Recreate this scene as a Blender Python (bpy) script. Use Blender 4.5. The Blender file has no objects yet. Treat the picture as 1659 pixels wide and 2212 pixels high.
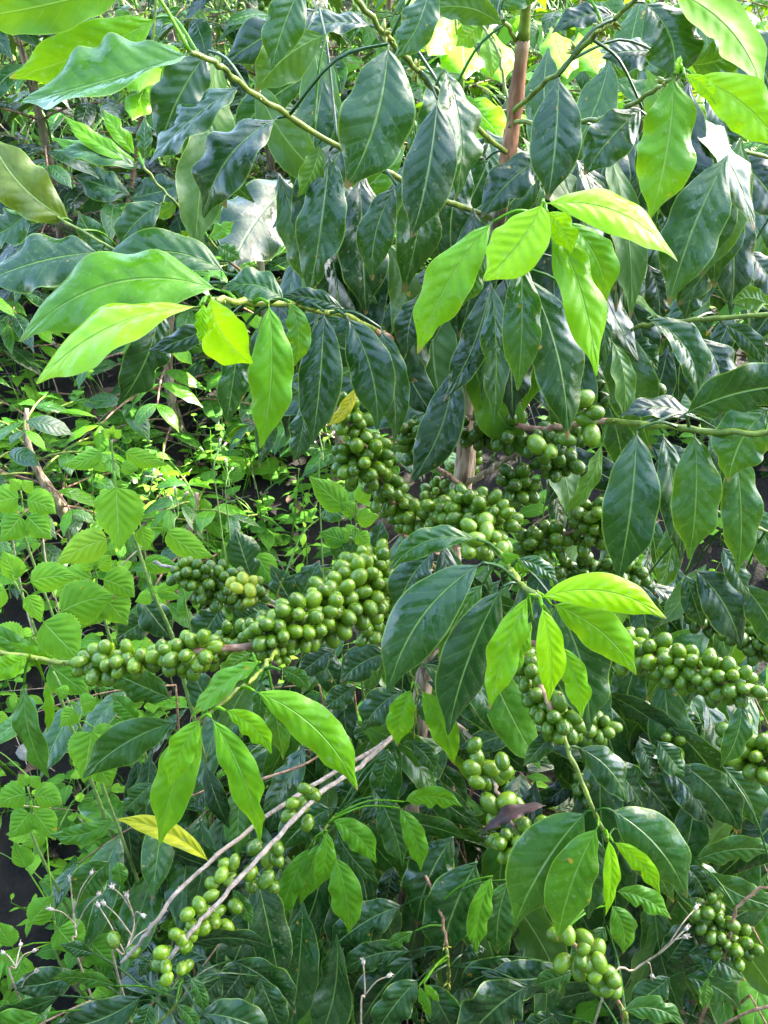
import bpy, math, random
from mathutils import Vector, Matrix, noise
R = random.Random(7)
rad = math.radians
S = bpy.context.scene
COL = S.collection
# ------------------------------------------------------------------ camera
PITCH = rad(30); CAMZ = 1.5; FPX = 1841.0
CAM = Vector((0, 0, CAMZ))
FW = Vector((0, math.cos(PITCH), -math.sin(PITCH)))
UP = Vector((0, math.sin(PITCH), math.cos(PITCH)))
RT = Vector((1, 0, 0))
cd = bpy.data.cameras.new('camera'); co = bpy.data.objects.new('camera', cd); COL.objects.link(co)
co.location = CAM; co.rotation_euler = (math.pi/2 - PITCH, 0, 0)
cd.sensor_fit = 'VERTICAL'; cd.angle = 2*math.atan(1106/FPX); cd.clip_start = 0.02; cd.clip_end = 500
S.camera = co

def P(px, py, d):                     # a picture position at depth d metres -> a place in the world
    return CAM + (RT*((px-829.5)/FPX) - UP*((py-1106)/FPX) + FW) * d
def ground_z(x, y):
    yy = max(-3.0, y)
    z = 0.31*yy if yy < 12 else 0.31*12 + 0.22*(yy-12)
    t = min(1, max(0, (y-.75)/.95)); z -= .34*(1-t*t*(3-2*t))
    return z + 0.05*noise.noise(Vector((x*1.3, y*1.3, 0))) + 0.02*noise.noise(Vector((x*5, y*5, 3)))

# ------------------------------------------------------------------ materials
def mat(name):
    m = bpy.data.materials.new(name); m.use_nodes = True
    nt = m.node_tree; nt.nodes.clear()
    return m, nt
class G:
    def __init__(s, nt): s.nt = nt
    def n(s, t, **k):
        o = s.nt.nodes.new(t)
        for a, v in k.items(): setattr(o, a, v)
        return o
    def l(s, a, b): s.nt.links.new(a, b)
    def put(s, sock, v):
        if hasattr(v, 'is_output') or isinstance(v, bpy.types.NodeSocket): s.l(v, sock)
        else: sock.default_value = v
    def m(s, op, a, b=0.0, c=None, clamp=False):
        o = s.n('ShaderNodeMath', operation=op); o.use_clamp = clamp
        s.put(o.inputs[0], a); s.put(o.inputs[1], b)
        if c is not None: s.put(o.inputs[2], c)
        return o.outputs[0]
    def mr(s, v, a, b, c=0.0, d=1.0, smooth=True):
        o = s.n('ShaderNodeMapRange'); o.clamp = True
        if smooth: o.interpolation_type = 'SMOOTHSTEP'
        s.put(o.inputs[0], v)
        for i, x in enumerate((a, b, c, d)): s.put(o.inputs[1+i], x)
        return o.outputs[0]
    def mix(s, f, a, b, bt='MIX'):
        o = s.n('ShaderNodeMix', data_type='RGBA', blend_type=bt)
        s.put(o.inputs[0], f)
        s.put(o.inputs[6], a if not isinstance(a, tuple) else (*a, 1)[:4])
        s.put(o.inputs[7], b if not isinstance(b, tuple) else (*b, 1)[:4])
        return o.outputs[2]
    def noise(s, vec, sc, det=3, rough=.5):
        o = s.n('ShaderNodeTexNoise'); s.put(o.inputs['Vector'], vec)
        o.inputs['Scale'].default_value = sc; o.inputs['Detail'].default_value = det; o.inputs['Roughness'].default_value = rough
        return o.outputs[0]
    def ramp(s, f, pts):
        o = s.n('ShaderNodeValToRGB'); s.put(o.inputs[0], f); e = o.color_ramp.elements
        while len(e) < len(pts): e.new(0.5)
        for i, (p, c) in enumerate(pts): e[i].position = p; e[i].color = (*c, 1)
        return o.outputs[0]
    def obj(s): return s.n('ShaderNodeTexCoord').outputs['Object']

def leaf_material(name, pts, under, rim, veins=8.5, slant=1.5, rough=(.14, .34), trans=.3, bump=.55, spec=.62, rib=(.20, .36, .08), fine=False):
    m, nt = mat(name); g = G(nt)
    uv = g.n('ShaderNodeUVMap'); uv.uv_map = 'UVMap'
    sx = g.n('ShaderNodeSeparateXYZ'); g.l(uv.outputs[0], sx.inputs[0])
    u = g.m('ABSOLUTE', g.m('MULTIPLY_ADD', sx.outputs[0], 2.0, -1.0)); v = sx.outputs[1]
    at = g.n('ShaderNodeAttribute', attribute_name='tint'); sc = g.n('ShaderNodeSeparateColor'); g.l(at.outputs['Color'], sc.inputs[0])
    t, rnd, yel = sc.outputs[0], sc.outputs[1], sc.outputs[2]
    oc = g.n('ShaderNodeNewGeometry'); pos = oc.outputs['Position']
    n1 = g.noise(pos, 38, 3); n2 = g.noise(pos, 190, 2); n3 = g.noise(pos, 75, 2)
    y = g.m('ADD', g.m('SUBTRACT', g.m('MULTIPLY', v, veins), g.m('MULTIPLY', g.m('POWER', u, 0.85), slant)), g.m('MULTIPLY', n1, .35))
    fr = g.m('ABSOLUTE', g.m('SUBTRACT', g.m('FRACT', y), .5))          # 0 on a vein, .5 between
    vein = g.m('MULTIPLY', g.mr(fr, 0.0, .07, 1, 0), g.mr(u, .85, .97, 1, 0))
    mid = g.mr(u, .012, .055, 1, 0)
    tt = g.m('ADD', t, g.m('MULTIPLY', g.m('SUBTRACT', n1, .5), .26))
    tt = g.m('ADD', tt, g.m('MULTIPLY', g.m('SUBTRACT', rnd, .5), .12))
    top = g.ramp(g.m('MULTIPLY_ADD', tt, .8, .1), pts)
    top = g.mix(g.m('MULTIPLY', yel, .85), top, (.62, .42, .015))
    und = g.mix(g.mr(tt, .2, .9), under, top)
    und = g.mix(g.m('MULTIPLY', yel, .8), und, (.55, .40, .04))
    bf = oc.outputs['Backfacing']
    c = g.mix(bf, top, und)
    c = g.mix(g.m('MULTIPLY', vein, .12), c, rib)
    c = g.mix(g.m('MULTIPLY', mid, .55), c, rib)
    c = g.mix(g.m('MULTIPLY', g.mr(u, .93, .99), .6), c, rim)
    # blemishes: small yellow-brown spots on some leaves
    sp = g.m('MULTIPLY', g.mr(n3, .715, .75), g.mr(rnd, .5, .75))
    c = g.mix(g.m('MULTIPLY', sp, .75), c, (.42, .25, .03))
    dust = g.m('MULTIPLY', g.mr(n2, .60, .72), g.mr(rnd, .2, .9, .03, .22))
    c = g.mix(dust, c, (.28, .30, .22))
    burn = g.m('MULTIPLY', g.mr(g.m('ADD', v, g.m('MULTIPLY', n3, .1)), .985, 1.03), g.mr(rnd, .5, .8))
    c = g.mix(g.m('MULTIPLY', burn, .8), c, (.20, .12, .06))
    h = g.m('MULTIPLY', g.m('SUBTRACT', .5, g.m('MULTIPLY', g.m('COSINE', g.m('MULTIPLY', fr, 6.283)), .5)), at.outputs['Alpha'])
    h = g.m('MULTIPLY', h, g.mr(u, .95, .5))
    h = g.m('SUBTRACT', h, g.m('MULTIPLY', mid, .8))
    h = g.m('ADD', h, g.m('MULTIPLY', n3, .5))
    h = g.m('ADD', h, g.m('MULTIPLY', n2, .18))
    bp = g.n('ShaderNodeBump'); bp.inputs['Strength'].default_value = bump; bp.inputs['Distance'].default_value = .003
    g.l(h, bp.inputs['Height'])
    pb = g.n('ShaderNodeBsdfPrincipled'); g.l(c, pb.inputs['Base Color']); g.l(bp.outputs[0], pb.inputs['Normal'])
    rr = g.m('ADD', g.mr(n1, .35, .65, rough[0], rough[1]), g.m('MULTIPLY', bf, .25))
    g.l(rr, pb.inputs['Roughness']); g.put(pb.inputs['Specular IOR Level'], g.mr(tt, .08, .55, spec, .2))
    tr = g.n('ShaderNodeBsdfTranslucent'); tc = g.mix(1.0, g.mix(g.mr(tt, .0, .7, .03, .35), c, (.30, .48, .015)), (1.0, 1.0, .45), 'MULTIPLY'); g.l(tc, tr.inputs[0])
    ms = g.n('ShaderNodeMixShader'); g.put(ms.inputs[0], g.mr(tt, 0, 1, trans*.75, trans*1.25)); g.l(pb.outputs[0], ms.inputs[1]); g.l(tr.outputs[0], ms.inputs[2])
    out = g.n('ShaderNodeOutputMaterial'); g.l(ms.outputs[0], out.inputs[0])
    return m
M = {}
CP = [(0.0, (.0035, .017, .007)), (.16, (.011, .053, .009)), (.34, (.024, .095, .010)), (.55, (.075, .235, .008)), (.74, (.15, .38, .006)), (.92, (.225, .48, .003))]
M['leaf'] = leaf_material('coffee_leaf_mat', CP, (.040, .115, .010), (.20, .34, .045))
M['herb'] = leaf_material('herb_leaf_mat', [(0, (.02, .075, .006)), (.4, (.065, .22, .012)), (.7, (.17, .40, .02)), (1, (.34, .58, .03))], (.14, .30, .05), (.26, .48, .06), veins=6.5, slant=2.2, rough=(.55, .7), trans=.35, bump=.6, spec=.25, rib=(.30, .48, .14))
def simple(name, ca, cb, scale=60, rough=.7, stretch=(1, 1, 1), bump=.4, cc=None, spec=.4, dist=.002):
    m, nt = mat(name); g = G(nt)
    mp = g.n('ShaderNodeMapping'); g.l(g.obj(), mp.inputs[0]); mp.inputs['Scale'].default_value = stretch
    a = g.noise(mp.outputs[0], scale, 5, .6); b = g.noise(mp.outputs[0], scale*.22, 3)
    c = g.mix(g.mr(a, .35, .68), ca, cb)
    if cc: c = g.mix(g.mr(b, .52, .66), c, cc)
    bp = g.n('ShaderNodeBump'); bp.inputs['Strength'].default_value = bump; bp.inputs['Distance'].default_value = dist; g.l(a, bp.inputs['Height'])
    pb = g.n('ShaderNodeBsdfPrincipled'); g.l(c, pb.inputs['Base Color']); g.l(bp.outputs[0], pb.inputs['Normal'])
    pb.inputs['Roughness'].default_value = rough; pb.inputs['Specular IOR Level'].default_value = spec
    out = g.n('ShaderNodeOutputMaterial'); g.l(pb.outputs[0], out.inputs[0])
    return m
M['bark'] = simple('trunk_bark_mat', (.12, .08, .05), (.46, .35, .25), 150, .9, (1, 1, .16), 1.0, (.20, .17, .09), dist=.004)
M['barktop'] = simple('young_bark_mat', (.16, .06, .025), (.36, .17, .075), 120, .65, (1, 1, .2), .8, (.24, .15, .07))
M['twig'] = simple('brown_twig_mat', (.15, .07, .035), (.34, .21, .13), 120, .7, bump=.6)
M['pale'] = simple('pale_branch_mat', (.17, .14, .11), (.34, .29, .24), 130, .85, bump=.8, cc=(.28, .22, .16))
M['green'] = simple('green_twig_mat', (.075, .115, .014), (.19, .25, .03), 90, .45, bump=.2)
M['bud'] = simple('bud_mat', (.16, .21, .02), (.34, .33, .05), 150, .5)
M['straw'] = simple('dry_stalk_mat', (.20, .155, .10), (.36, .30, .21), 90, .9, bump=.3)
M['seed'] = simple('seed_head_mat', (.26, .21, .16), (.52, .47, .40), 300, .95, bump=.8)
M['pink'] = simple('pink_flower_mat', (.70, .22, .38), (.80, .45, .52), 200, .7)
M['hairstem'] = simple('herb_stem_mat', (.10, .19, .035), (.19, .29, .08), 140, .7)
M['dead'] = simple('withered_leaf_mat', (.016, .007, .006), (.05, .022, .016), 70, .6, bump=.9)
M['litter'] = simple('leaf_litter_mat', (.02, .012, .007), (.12, .075, .04), 25, .9, bump=.6)
M['soil'] = simple('soil_mat', (.004, .003, .002), (.013, .009, .006), 14, 1.0, bump=1.0, cc=(.006, .009, .003), dist=.02)
M['grass'] = simple('grass_mat', (.08, .20, .02), (.22, .38, .05), 8, .6)
M['rock'] = simple('rock_mat', (.20, .18, .15), (.45, .42, .37), 12, .95, bump=1.0, dist=.02)
def berry_material():
    m, nt = mat('coffee_berry_mat'); g = G(nt)
    uv = g.n('ShaderNodeUVMap'); uv.uv_map = 'UVMap'; sx = g.n('ShaderNodeSeparateXYZ'); g.l(uv.outputs[0], sx.inputs[0]); v = sx.outputs[1]
    at = g.n('ShaderNodeAttribute', attribute_name='tint'); sc = g.n('ShaderNodeSeparateColor'); g.l(at.outputs['Color'], sc.inputs[0])
    ob = g.obj(); n = g.noise(ob, 900, 3); n2 = g.noise(ob, 160, 3)
    geo = g.n('ShaderNodeNewGeometry'); np_ = g.noise(geo.outputs['Position'], 45, 2)
    c = g.ramp(g.m('ADD', sc.outputs[0], g.m('MULTIPLY', g.m('SUBTRACT', np_, .5), .35)), [(0, (.013, .047, .002)), (.4, (.042, .104, .003)), (.75, (.115, .21, .005)), (1, (.36, .36, .02))])
    c = g.mix(g.mr(n2, .5, .75, 0, .35), c, (.24, .34, .06))
    c = g.mix(g.mr(n, .70, .76, 0, .35), c, (.30, .32, .10))
    n4 = g.noise(geo.outputs['Position'], 330, 3); c = g.mix(g.mr(n4, .66, .74, 0, .45), c, (.12, .085, .025)); c = g.mix(g.mr(n4, .30, .38, .3, 0), c, (.30, .33, .09))
    ring = g.m('MULTIPLY', g.mr(v, .925, .945), 1.0)
    c = g.mix(g.m('MULTIPLY', ring, .8), c, (.13, .085, .03))
    c = g.mix(g.mr(v, .05, .12, .6, 0), c, (.25, .36, .06))
    bp = g.n('ShaderNodeBump'); bp.inputs['Strength'].default_value = .12; bp.inputs['Distance'].default_value = .001; g.l(n, bp.inputs['Height'])
    pb = g.n('ShaderNodeBsdfPrincipled'); g.l(c, pb.inputs['Base Color']); g.l(bp.outputs[0], pb.inputs['Normal'])
    g.put(pb.inputs['Roughness'], g.mr(n2, .3, .7, .16, .28)); pb.inputs['Specular IOR Level'].default_value = .42
    pb.inputs['Subsurface Weight'].default_value = .04; pb.inputs['Subsurface Radius'].default_value = (.003, .005, .001); pb.inputs['Subsurface Scale'].default_value = 1.0
    out = g.n('ShaderNodeOutputMaterial'); g.l(pb.outputs[0], out.inputs[0])
    return m
M['berry'] = berry_material()

# ------------------------------------------------------------------ mesh builder
RIDGE = .25
class MB:
    def __init__(s): s.v = []; s.f = []; s.uv = []; s.t = []; s.mi = []
    def add(s, vs, fs, uvs=None, tint=(0, .5, 0), mi=0):
        o = len(s.v); s.v += vs; s.f += [tuple(i+o for i in f) for f in fs]
        s.uv += uvs if uvs else [(0, 0)]*len(vs); s.t += [(*tint, RIDGE)]*len(vs); s.mi += [mi]*len(fs)
    def mesh(s, name, mats, origin=Vector((0, 0, 0))):
        me = bpy.data.meshes.new(name)
        me.from_pydata([tuple(Vector(p)-origin) for p in s.v], [], s.f)
        for m in (mats if isinstance(mats, (list, tuple)) else [mats]): me.materials.append(m)
        me.polygons.foreach_set('use_smooth', [True]*len(s.f)); me.polygons.foreach_set('material_index', s.mi)
        uvl = me.uv_layers.new(name='UVMap'); vi = [0]*len(me.loops); me.loops.foreach_get('vertex_index', vi)
        fl = []
        for i in vi: fl += s.uv[i]
        uvl.data.foreach_set('uv', fl)
        ca = me.color_attributes.new('tint', 'FLOAT_COLOR', 'POINT'); fl = []
        for t in s.t: fl += t
        ca.data.foreach_set('color', fl); me.update()
        return me
WORLD = {}
def link(name, data, origin, parent=None):
    o = bpy.data.objects.new(name, data); COL.objects.link(o)
    o.location = origin - (WORLD[parent.name] if parent else Vector((0, 0, 0)))
    if parent: o.parent = parent
    WORLD[o.name] = Vector(origin); return o
def build(mb, name, mats, origin, parent=None): return link(name, mb.mesh(name, mats, origin), origin, parent)
def tag(o, label=None, cat=None, group=None, kind=None):
    if label: o['label'] = label
    if cat: o['category'] = cat
    if group: o['group'] = group
    if kind: o['kind'] = kind
    return o
def thing(name, loc, label, cat, group=None):
    o = link(name, None, Vector(loc)); o.empty_display_size = .05; return tag(o, label, cat, group)

def spline(pts, n=6):                       # Catmull-Rom; pts: list of tuples of any length
    q = [pts[0]] + list(pts) + [pts[-1]]; out = []
    for i in range(1, len(q)-2):
        a, b, c, d = q[i-1], q[i], q[i+1], q[i+2]
        for k in range(n):
            t = k/n; out.append(tuple(.5*(2*b[j] + (c[j]-a[j])*t + (2*a[j]-5*b[j]+4*c[j]-d[j])*t*t + (3*b[j]-a[j]-3*c[j]+d[j])*t**3) for j in range(len(b))))
    out.append(tuple(pts[-1])); return out
def tube(mb, pts, sides=8, tint=(0, .5, 0), mi=0, node=0, caps=True):     # pts: (x,y,z,r)
    vs = []; fs = []; uv = []; L = 0; prev = None; nrm = None
    for i, p in enumerate(pts):
        c = Vector(p[:3]); r = p[3]
        a = Vector(pts[max(0, i-1)][:3]); b = Vector(pts[min(len(pts)-1, i+1)][:3]); T = (b-a).normalized() if (b-a).length > 1e-9 else Vector((0, 0, 1))
        if nrm is None: nrm = T.orthogonal().normalized()
        nrm = (nrm - T*nrm.dot(T)).normalized(); bi = T.cross(nrm)
        if prev is not None: L += (c-prev).length
        prev = c
        if node and i % node == 0 and 0 < i < len(pts)-1: r *= 1.16
        for k in range(sides):
            an = 2*math.pi*k/sides; vs.append(tuple(c + (nrm*math.cos(an)+bi*math.sin(an))*r)); uv.append((k/sides, L))
    for i in range(len(pts)-1):
        for k in range(sides):
            k2 = (k+1) % sides; fs.append((i*sides+k, i*sides+k2, (i+1)*sides+k2, (i+1)*sides+k))
    if caps:
        fs.append(tuple(reversed(range(sides)))); fs.append(tuple(range((len(pts)-1)*sides, len(pts)*sides)))
    mb.add(vs, fs, uv, tint, mi)
def sstep(a, b, x):
    x = min(1, max(0, (x-a)/(b-a))); return x*x*(3-2*x)
def prof_coffee(t):
    if t < .05: return .035
    s = (t-.05)/.95
    return .035 + (math.sin(math.pi*min(1, s**.92)))**.74 * (1-.56*sstep(.72, .95, s))
def prof_ovate(t):
    if t < .10: return .04
    s = (t-.10)/.90
    return .03 + (math.sin(math.pi*s**.62))**.8 * (1-.35*sstep(.6, .97, s))
def leaf(mb, B, C, T, w, side, tint=(.1, .5, 0), roll=0, fold=27, wave=.23, curl=.38, nt=28, nu=5, prof=prof_coffee, serr=0, mi=0, tw=0, bite=0):
    """blade along the curve B-C-T (world); w = full width; side = a vector roughly across the blade"""
    B, C, T = Vector(B), Vector(C), Vector(T); rows = []; wave *= .75; L = (C-B).length + (T-C).length
    ph1, ph2 = R.uniform(0, 6.28), R.uniform(0, 6.28); k1 = R.uniform(2.2, 3.6); k2 = R.uniform(2.2, 3.6); bt = R.uniform(.3, .8); bs = R.choice((-1, 1))
    vs = []; uv = []; fs = []
    for i in range(nt+1):
        t = i/nt; p = B*(1-t)**2 + C*2*t*(1-t) + T*t*t
        tg = ((C-B)*(1-t) + (T-C)*t).normalized()
        s = (side - tg*side.dot(tg)).normalized(); n = s.cross(tg)      # n on the upper face
        a = rad(roll + tw*(t-.4)); s2 = s*math.cos(a) + n*math.sin(a); n2 = n*math.cos(a) - s*math.sin(a)
        h = prof(t)*w*.5
        for j in range(-nu, nu+1):
            x = j/nu; ax = abs(x); sg = 1 if x > 0 else -1
            f = rad(fold)*(1-.3*t); hh = h
            if serr and j in (-nu, nu): hh = h*(1+serr*(1 if i % 2 else -1))
            if bite and sg == bs and ax > .3: hh *= 1 - bite*math.exp(-((t-bt)/.06)**2)*ax
            k, ph = (k1, ph1) if x > 0 else (k2, ph2)
            hh *= 1 + .16*wave*math.sin(2*math.pi*k*1.6*t+ph*1.7)*ax*ax*min(1, t*5)
            wv = math.sin(2*math.pi*k*t+ph)*wave*h*ax**2.1*min(1, t*6)
            lift = ax*hh*math.sin(f) - curl*hh*ax*ax + wv
            q = p + s2*(x*hh*math.cos(f) + wv*.25*sg) + n2*lift
            vs.append(tuple(q)); uv.append((.5+x*.5, t))
    W = 2*nu+1
    for i in range(nt):
        for j in range(W-1): fs.append((i*W+j, i*W+j+1, (i+1)*W+j+1, (i+1)*W+j))
    mb.add(vs, fs, uv, tint, mi)
def leaf_px(mb, bx, by, tx, ty, w, d, bulge=0, roll=0, tint=.1, dt=None, arch=None, yel=0, **k):
    dx, dy = tx-bx, ty-by; Lp = math.hypot(dx, dy); L = Lp*d/FPX
    if dt is None: dt = .18*L*(dy/Lp) - .05*L
    if arch is None: arch = R.uniform(.10, .22)*L
    px, py = dy/Lp, -dx/Lp
    B = P(bx, by, d); T = P(tx, ty, d+dt)
    C = P((bx+tx)/2+px*bulge*2, (by+ty)/2+py*bulge*2, d+dt*.5-arch)
    Sd = RT*px - UP*py
    # `side` must give an upper face turned to the viewer: s x tangent points back to the camera
    if Sd.cross(T-B).dot(CAM-B) < 0: Sd = -Sd; roll = -roll
    leaf(mb, B, C, T, .92*w*d/FPX, Sd, (tint, R.random(), yel), roll, **k)
    return B

# ------------------------------------------------------------------ berries
def berry_shape(seg=12, rings=9):
    vs = []; uv = []; fs = []
    for i in range(rings+1):
        v = i/rings; th = math.pi*(1-v); z = math.cos(th); r = math.sin(th)
        if v > .93: z -= .06
        if i == rings: z = .90; r = .0
        z *= 1.27
        for k in range(seg):
            a = 2*math.pi*k/seg; vs.append((r*math.cos(a), r*math.sin(a), z)); uv.append((k/seg, v))
    # extra ring to give the navel its edge
    for i in range(rings):
        for k in range(seg):
            k2 = (k+1) % seg; fs.append((i*seg+k, i*seg+k2, (i+1)*seg+k2, (i+1)*seg+k))
    return vs, uv, fs
BV, BU, BF = berry_shape(14, 14)
BERRY = []
for k, t in enumerate((.15, .28, .38, .46, .54, .64, .8, .97)):
    mb = MB(); mb.add(BV, BF, BU, (t, .5, 0)); BERRY.append((t, mb.mesh('coffee_berry', M['berry'])))
def berry_matrix(c, ax, r):
    q = Vector(ax).to_track_quat('Z', 'Y').to_matrix().to_4x4()
    return Matrix.Translation(c) @ q @ Matrix.Diagonal((r*R.uniform(.93, 1.06), r*R.uniform(.93, 1.06), r*R.uniform(.95, 1.12), 1))
class Berries:                              # gathers a plant's berries; the nearest become parts of their own
    def __init__(s, root): s.root = root; s.all = []
    def add(s, branch, c, ax, r, t): s.all.append((branch, Vector(c), Vector(ax).normalized(), r, t))
    def along(s, branch, pts, n, rad_px, spread, t=(.3, .6), tries=40, br=None):
        """n berries packed round the (px,py,d) polyline; spread = cluster radius in px along it"""
        sp = spline(pts, 24); placed = []; nd = max(1, round(sum(math.hypot(pts[i+1][0]-pts[i][0], pts[i+1][1]-pts[i][1]) for i in range(len(pts)-1))/58))
        for _ in range(int(n*1.3)):
            for _k in range(tries):
                f = (R.randrange(nd)+.5)/nd+R.gauss(0, .20)/nd; f = min(1, max(0, f)); i_ = int(f*(len(sp)-1)); q = sp[i_]
                c = P(*q[:3]); d = q[2]; sr = (spread(f) if callable(spread) else spread)*d/FPX
                ax = Vector((R.gauss(0, 1), R.gauss(0, 1), R.gauss(0, 1))).normalized()
                r = .87*rad_px*d/FPX*R.uniform(.84, 1.12)
                pos = c + ax*sr*R.uniform(.35, 1)
                if all((pos-o).length > (r+ro)*.80 for o, ro in placed):
                    placed.append((pos, r)); s.add(branch, pos, (ax+Vector((0, -.25, -.1))), r, R.uniform(*t)); break
    def at(s, branch, lst, d, r_px, t=(.4, .65)):
        for q in lst:
            x, y = q[0], q[1]; dd = d(x, y) if callable(d) else d
            ax = RT*R.uniform(-1, 1) - UP*R.uniform(-.2, 1) - FW*R.uniform(.0, .8)
            s.add(branch, P(x, y, dd+R.uniform(-.012, .012)), ax, r_px*dd/FPX*R.uniform(.9, 1.12), R.uniform(*t))
    def finish(s, limit=100):
        s.all.sort(key=lambda b: (b[1]-CAM).length/b[3]); rest = MB()
        for i, (br, c, ax, r, t) in enumerate(s.all):
            mw = berry_matrix(c, ax, r)
            if i < limit:
                me = min(BERRY, key=lambda q: abs(q[0]-t))[1]
                o = bpy.data.objects.new('coffee_berry', me); COL.objects.link(o); o.parent = br
                o.matrix_local = Matrix.Translation(-WORLD[br.name]) @ mw
            else: rest.add([tuple(mw @ Vector(v)) for v in BV], BF, BU, (t, .5, 0))
        if rest.v: tag(build(rest, 'coffee_berries', M['berry'], s.all[-1][1], s.root), kind='stuff')

def branch_px(root, pts, r0, r1, mats, seg=7, node=4, name='branch', tip_green=None):
    """pts (px,py,depth); r in metres at the two ends; mats = one material or (wood, green) with the change at tip_green"""
    sp = spline(pts, seg); n = len(sp); q = []
    for i, p in enumerate(sp):
        c = P(*p[:3]) + Vector((R.gauss(0, 1), R.gauss(0, 1), R.gauss(0, 1)))*.0008
        q.append((*c, (.68 if mats is gr else .84)*(r0+(r1-r0)*i/(n-1))))
    mb = MB()
    if tip_green is not None:
        k = max(1, min(n-2, int(tip_green*(n-1)))); tube(mb, q[:k+1], 8, mi=0, node=node); tube(mb, q[k:], 8, mi=1, node=node)
        ms = list(mats)
    else: tube(mb, q, 8, node=node); ms = [mats]
    for i in range(node, n-1, node):         # small bud scales at the nodes
        for _ in range(2):
            c = Vector(q[i][:3]); dr = Vector((R.gauss(0, 1), R.gauss(0, 1), R.gauss(0, 1))).normalized(); rr = q[i][3]
            tube(mb, [(*(c+dr*rr*.6), rr*.45), (*(c+dr*rr*1.4), rr*.4), (*(c+dr*rr*2.0), rr*.12)], 5, mi=len(ms)-1)
    o = build(mb, name, ms, Vector(q[0][:3]), root); o['_q'] = 0
    del o['_q']; return o, q
def nearest(q, p):
    return min(((Vector(c[:3])-p).length, i) for i, c in enumerate(q))[1]
def hero(branch, q, rows, d0, name='leaf', **kw):
    """rows: (bx,by,tx,ty,width,bulge,roll,tint[,dd[,opts]])"""
    for r in rows:
        bx, by, tx, ty, w, bu, ro, ti = r[:8]; dd = r[8] if len(r) > 8 else 0; op = dict(kw); op.update(r[9] if len(r) > 9 else {})
        nm = op.pop('name', name); lb = op.pop('label', None)
        op.setdefault('tw', R.uniform(-35, 35)); op.setdefault('bite', R.choice((0, 0, 0, 0, 0, .25, .35)))
        mb = MB(); B = leaf_px(mb, bx, by, tx, ty, w, d0+dd, bu, ro+R.gauss(0, 9), ti, **op)
        A = Vector(q[nearest(q, B)][:3])     # petiole back to the twig
        if .004 < (A-B).length < .16:
            mid = (A+B)/2 + Vector((0, 0, .15*(A-B).length))
            sp = spline([(*A, .0016), (*mid, .0013), (*B, .0011)], 4); tube(mb, sp, 6, (min(.7, max(.12, ti+.12)), .5, 0))
        o = build(mb, nm, M['leaf'], B, branch)
        if lb: o['label'] = lb

# ================================================================== SETTING
def make_ground():
    xs = [-60, -30, -15, -9, -6] + [-5+.25*i for i in range(41)] + [6, 9, 15, 30, 60]
    ys = [-8, -5, -3] + [-2+.25*i for i in range(10)] + [.4+.12*i for i in range(22)] + [3.1+.3*i for i in range(17)] + [9, 10, 12, 15, 20, 28, 40, 60, 90]
    mb = MB(); vs = [(x, y, ground_z(x, y)) for y in ys for x in xs]; n = len(xs); fs = []
    for j in range(len(ys)-1):
        for i in range(n-1): fs.append((j*n+i, j*n+i+1, (j+1)*n+i+1, (j+1)*n+i))
    mb.add(vs, fs); return tag(build(mb, 'ground', M['soil'], Vector((0, 0, 0))), kind='structure')
make_ground()

# ================================================================== MAIN COFFEE TREE
base = P(870, 1905, 1.42); base.z = ground_z(base.x, base.y) - .02
tree = thing('coffee_tree', base, 'coffee tree in front with bare brown trunk, lime new leaves and long ropes of berries', 'coffee tree', 'coffee trees')
tp = [(1150, -190, .74), (1138, -30, .79), (1128, 85, .83), (1112, 250, .87), (1085, 400, .90), (1045, 620, .96), (1018, 800, 1.0), (1002, 1010, 1.06), (968, 1210, 1.13), (925, 1420, 1.21), (905, 1560, 1.27), (885, 1720, 1.34)]
sp = spline(tp, 6); q = []
for i, p in enumerate(sp):
    f = i/(len(sp)-1); c = P(*p); r = .0050+.0088*min(1, f*1.2)
    if p[1] < 85: r *= .8
    q.append((*(c+Vector((noise.noise(c*9), noise.noise(c*9+Vector((5, 0, 0))), 0))*.004), r*(1+.12*noise.noise(c*40))))
q.append((*(base+Vector((0, 0, -.03))), .021)); trunkq = q
mb = MB(); k0 = 12; k1 = 24
tube(mb, q[:k0+1], 10, mi=2); tube(mb, q[k0:k1+1], 10, mi=1, node=5); tube(mb, q[k1:], 12, mi=0, node=6)
build(mb, 'trunk', [M['bark'], M['barktop'], M['green']], base, tree)

B = Berries(tree)
tw, gr, ba, pa = M['twig'], M['green'], M['bark'], M['pale']
# --- upper left branch
b, q = branch_px(tree, [(1080, 480, .93), (900, 405, .82), (700, 300, .72), (540, 195, .64), (470, 140, .60), (410, 112, .58)], .0042, .0026, gr)
hero(b, q, [
 (412, 115, 50, 218, 300, 8, 38, .46, -.02, dict(wave=.10, fold=30, bite=0, curl=.2)),
 (340, 38, 20, 168, 120, 12, -25, .50, .02, dict(wave=0.14)),
 (520, 185, 318, 357, 135, -14, 18, .17, .03, dict(fold=24)),
 (450, 110, 345, 320, 130, -12, -10, .13, .05),
 (600, 255, 440, 470, 150, -35, 15, .03, .10, dict(fold=30, arch=.04)),
 (690, 310, 642, 425, 62, 10, 165, .40, .13),
 (705, 75, 552, 200, 112, -18, 172, .28, .10),
 (838, 95, 747, 407, 178, 22, 4, .10, .03, dict(wave=0.19)),
 (712, 325, 665, 645, 122, 6, 5, .05, .14, dict(wave=0.22, bite=.5)),
 (778, 380, 790, 680, 130, 0, -12, -.06, .24),
 (856, 400, 805, 606, 92, -18, 10, .07, .16),
 (690, 20, 480, 140, 110, -8, 8, .02, .14, dict(wave=0.14)),
 (290, -45, -80, 40, 120, 12, 160, .60, -.02),
], .60)
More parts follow.
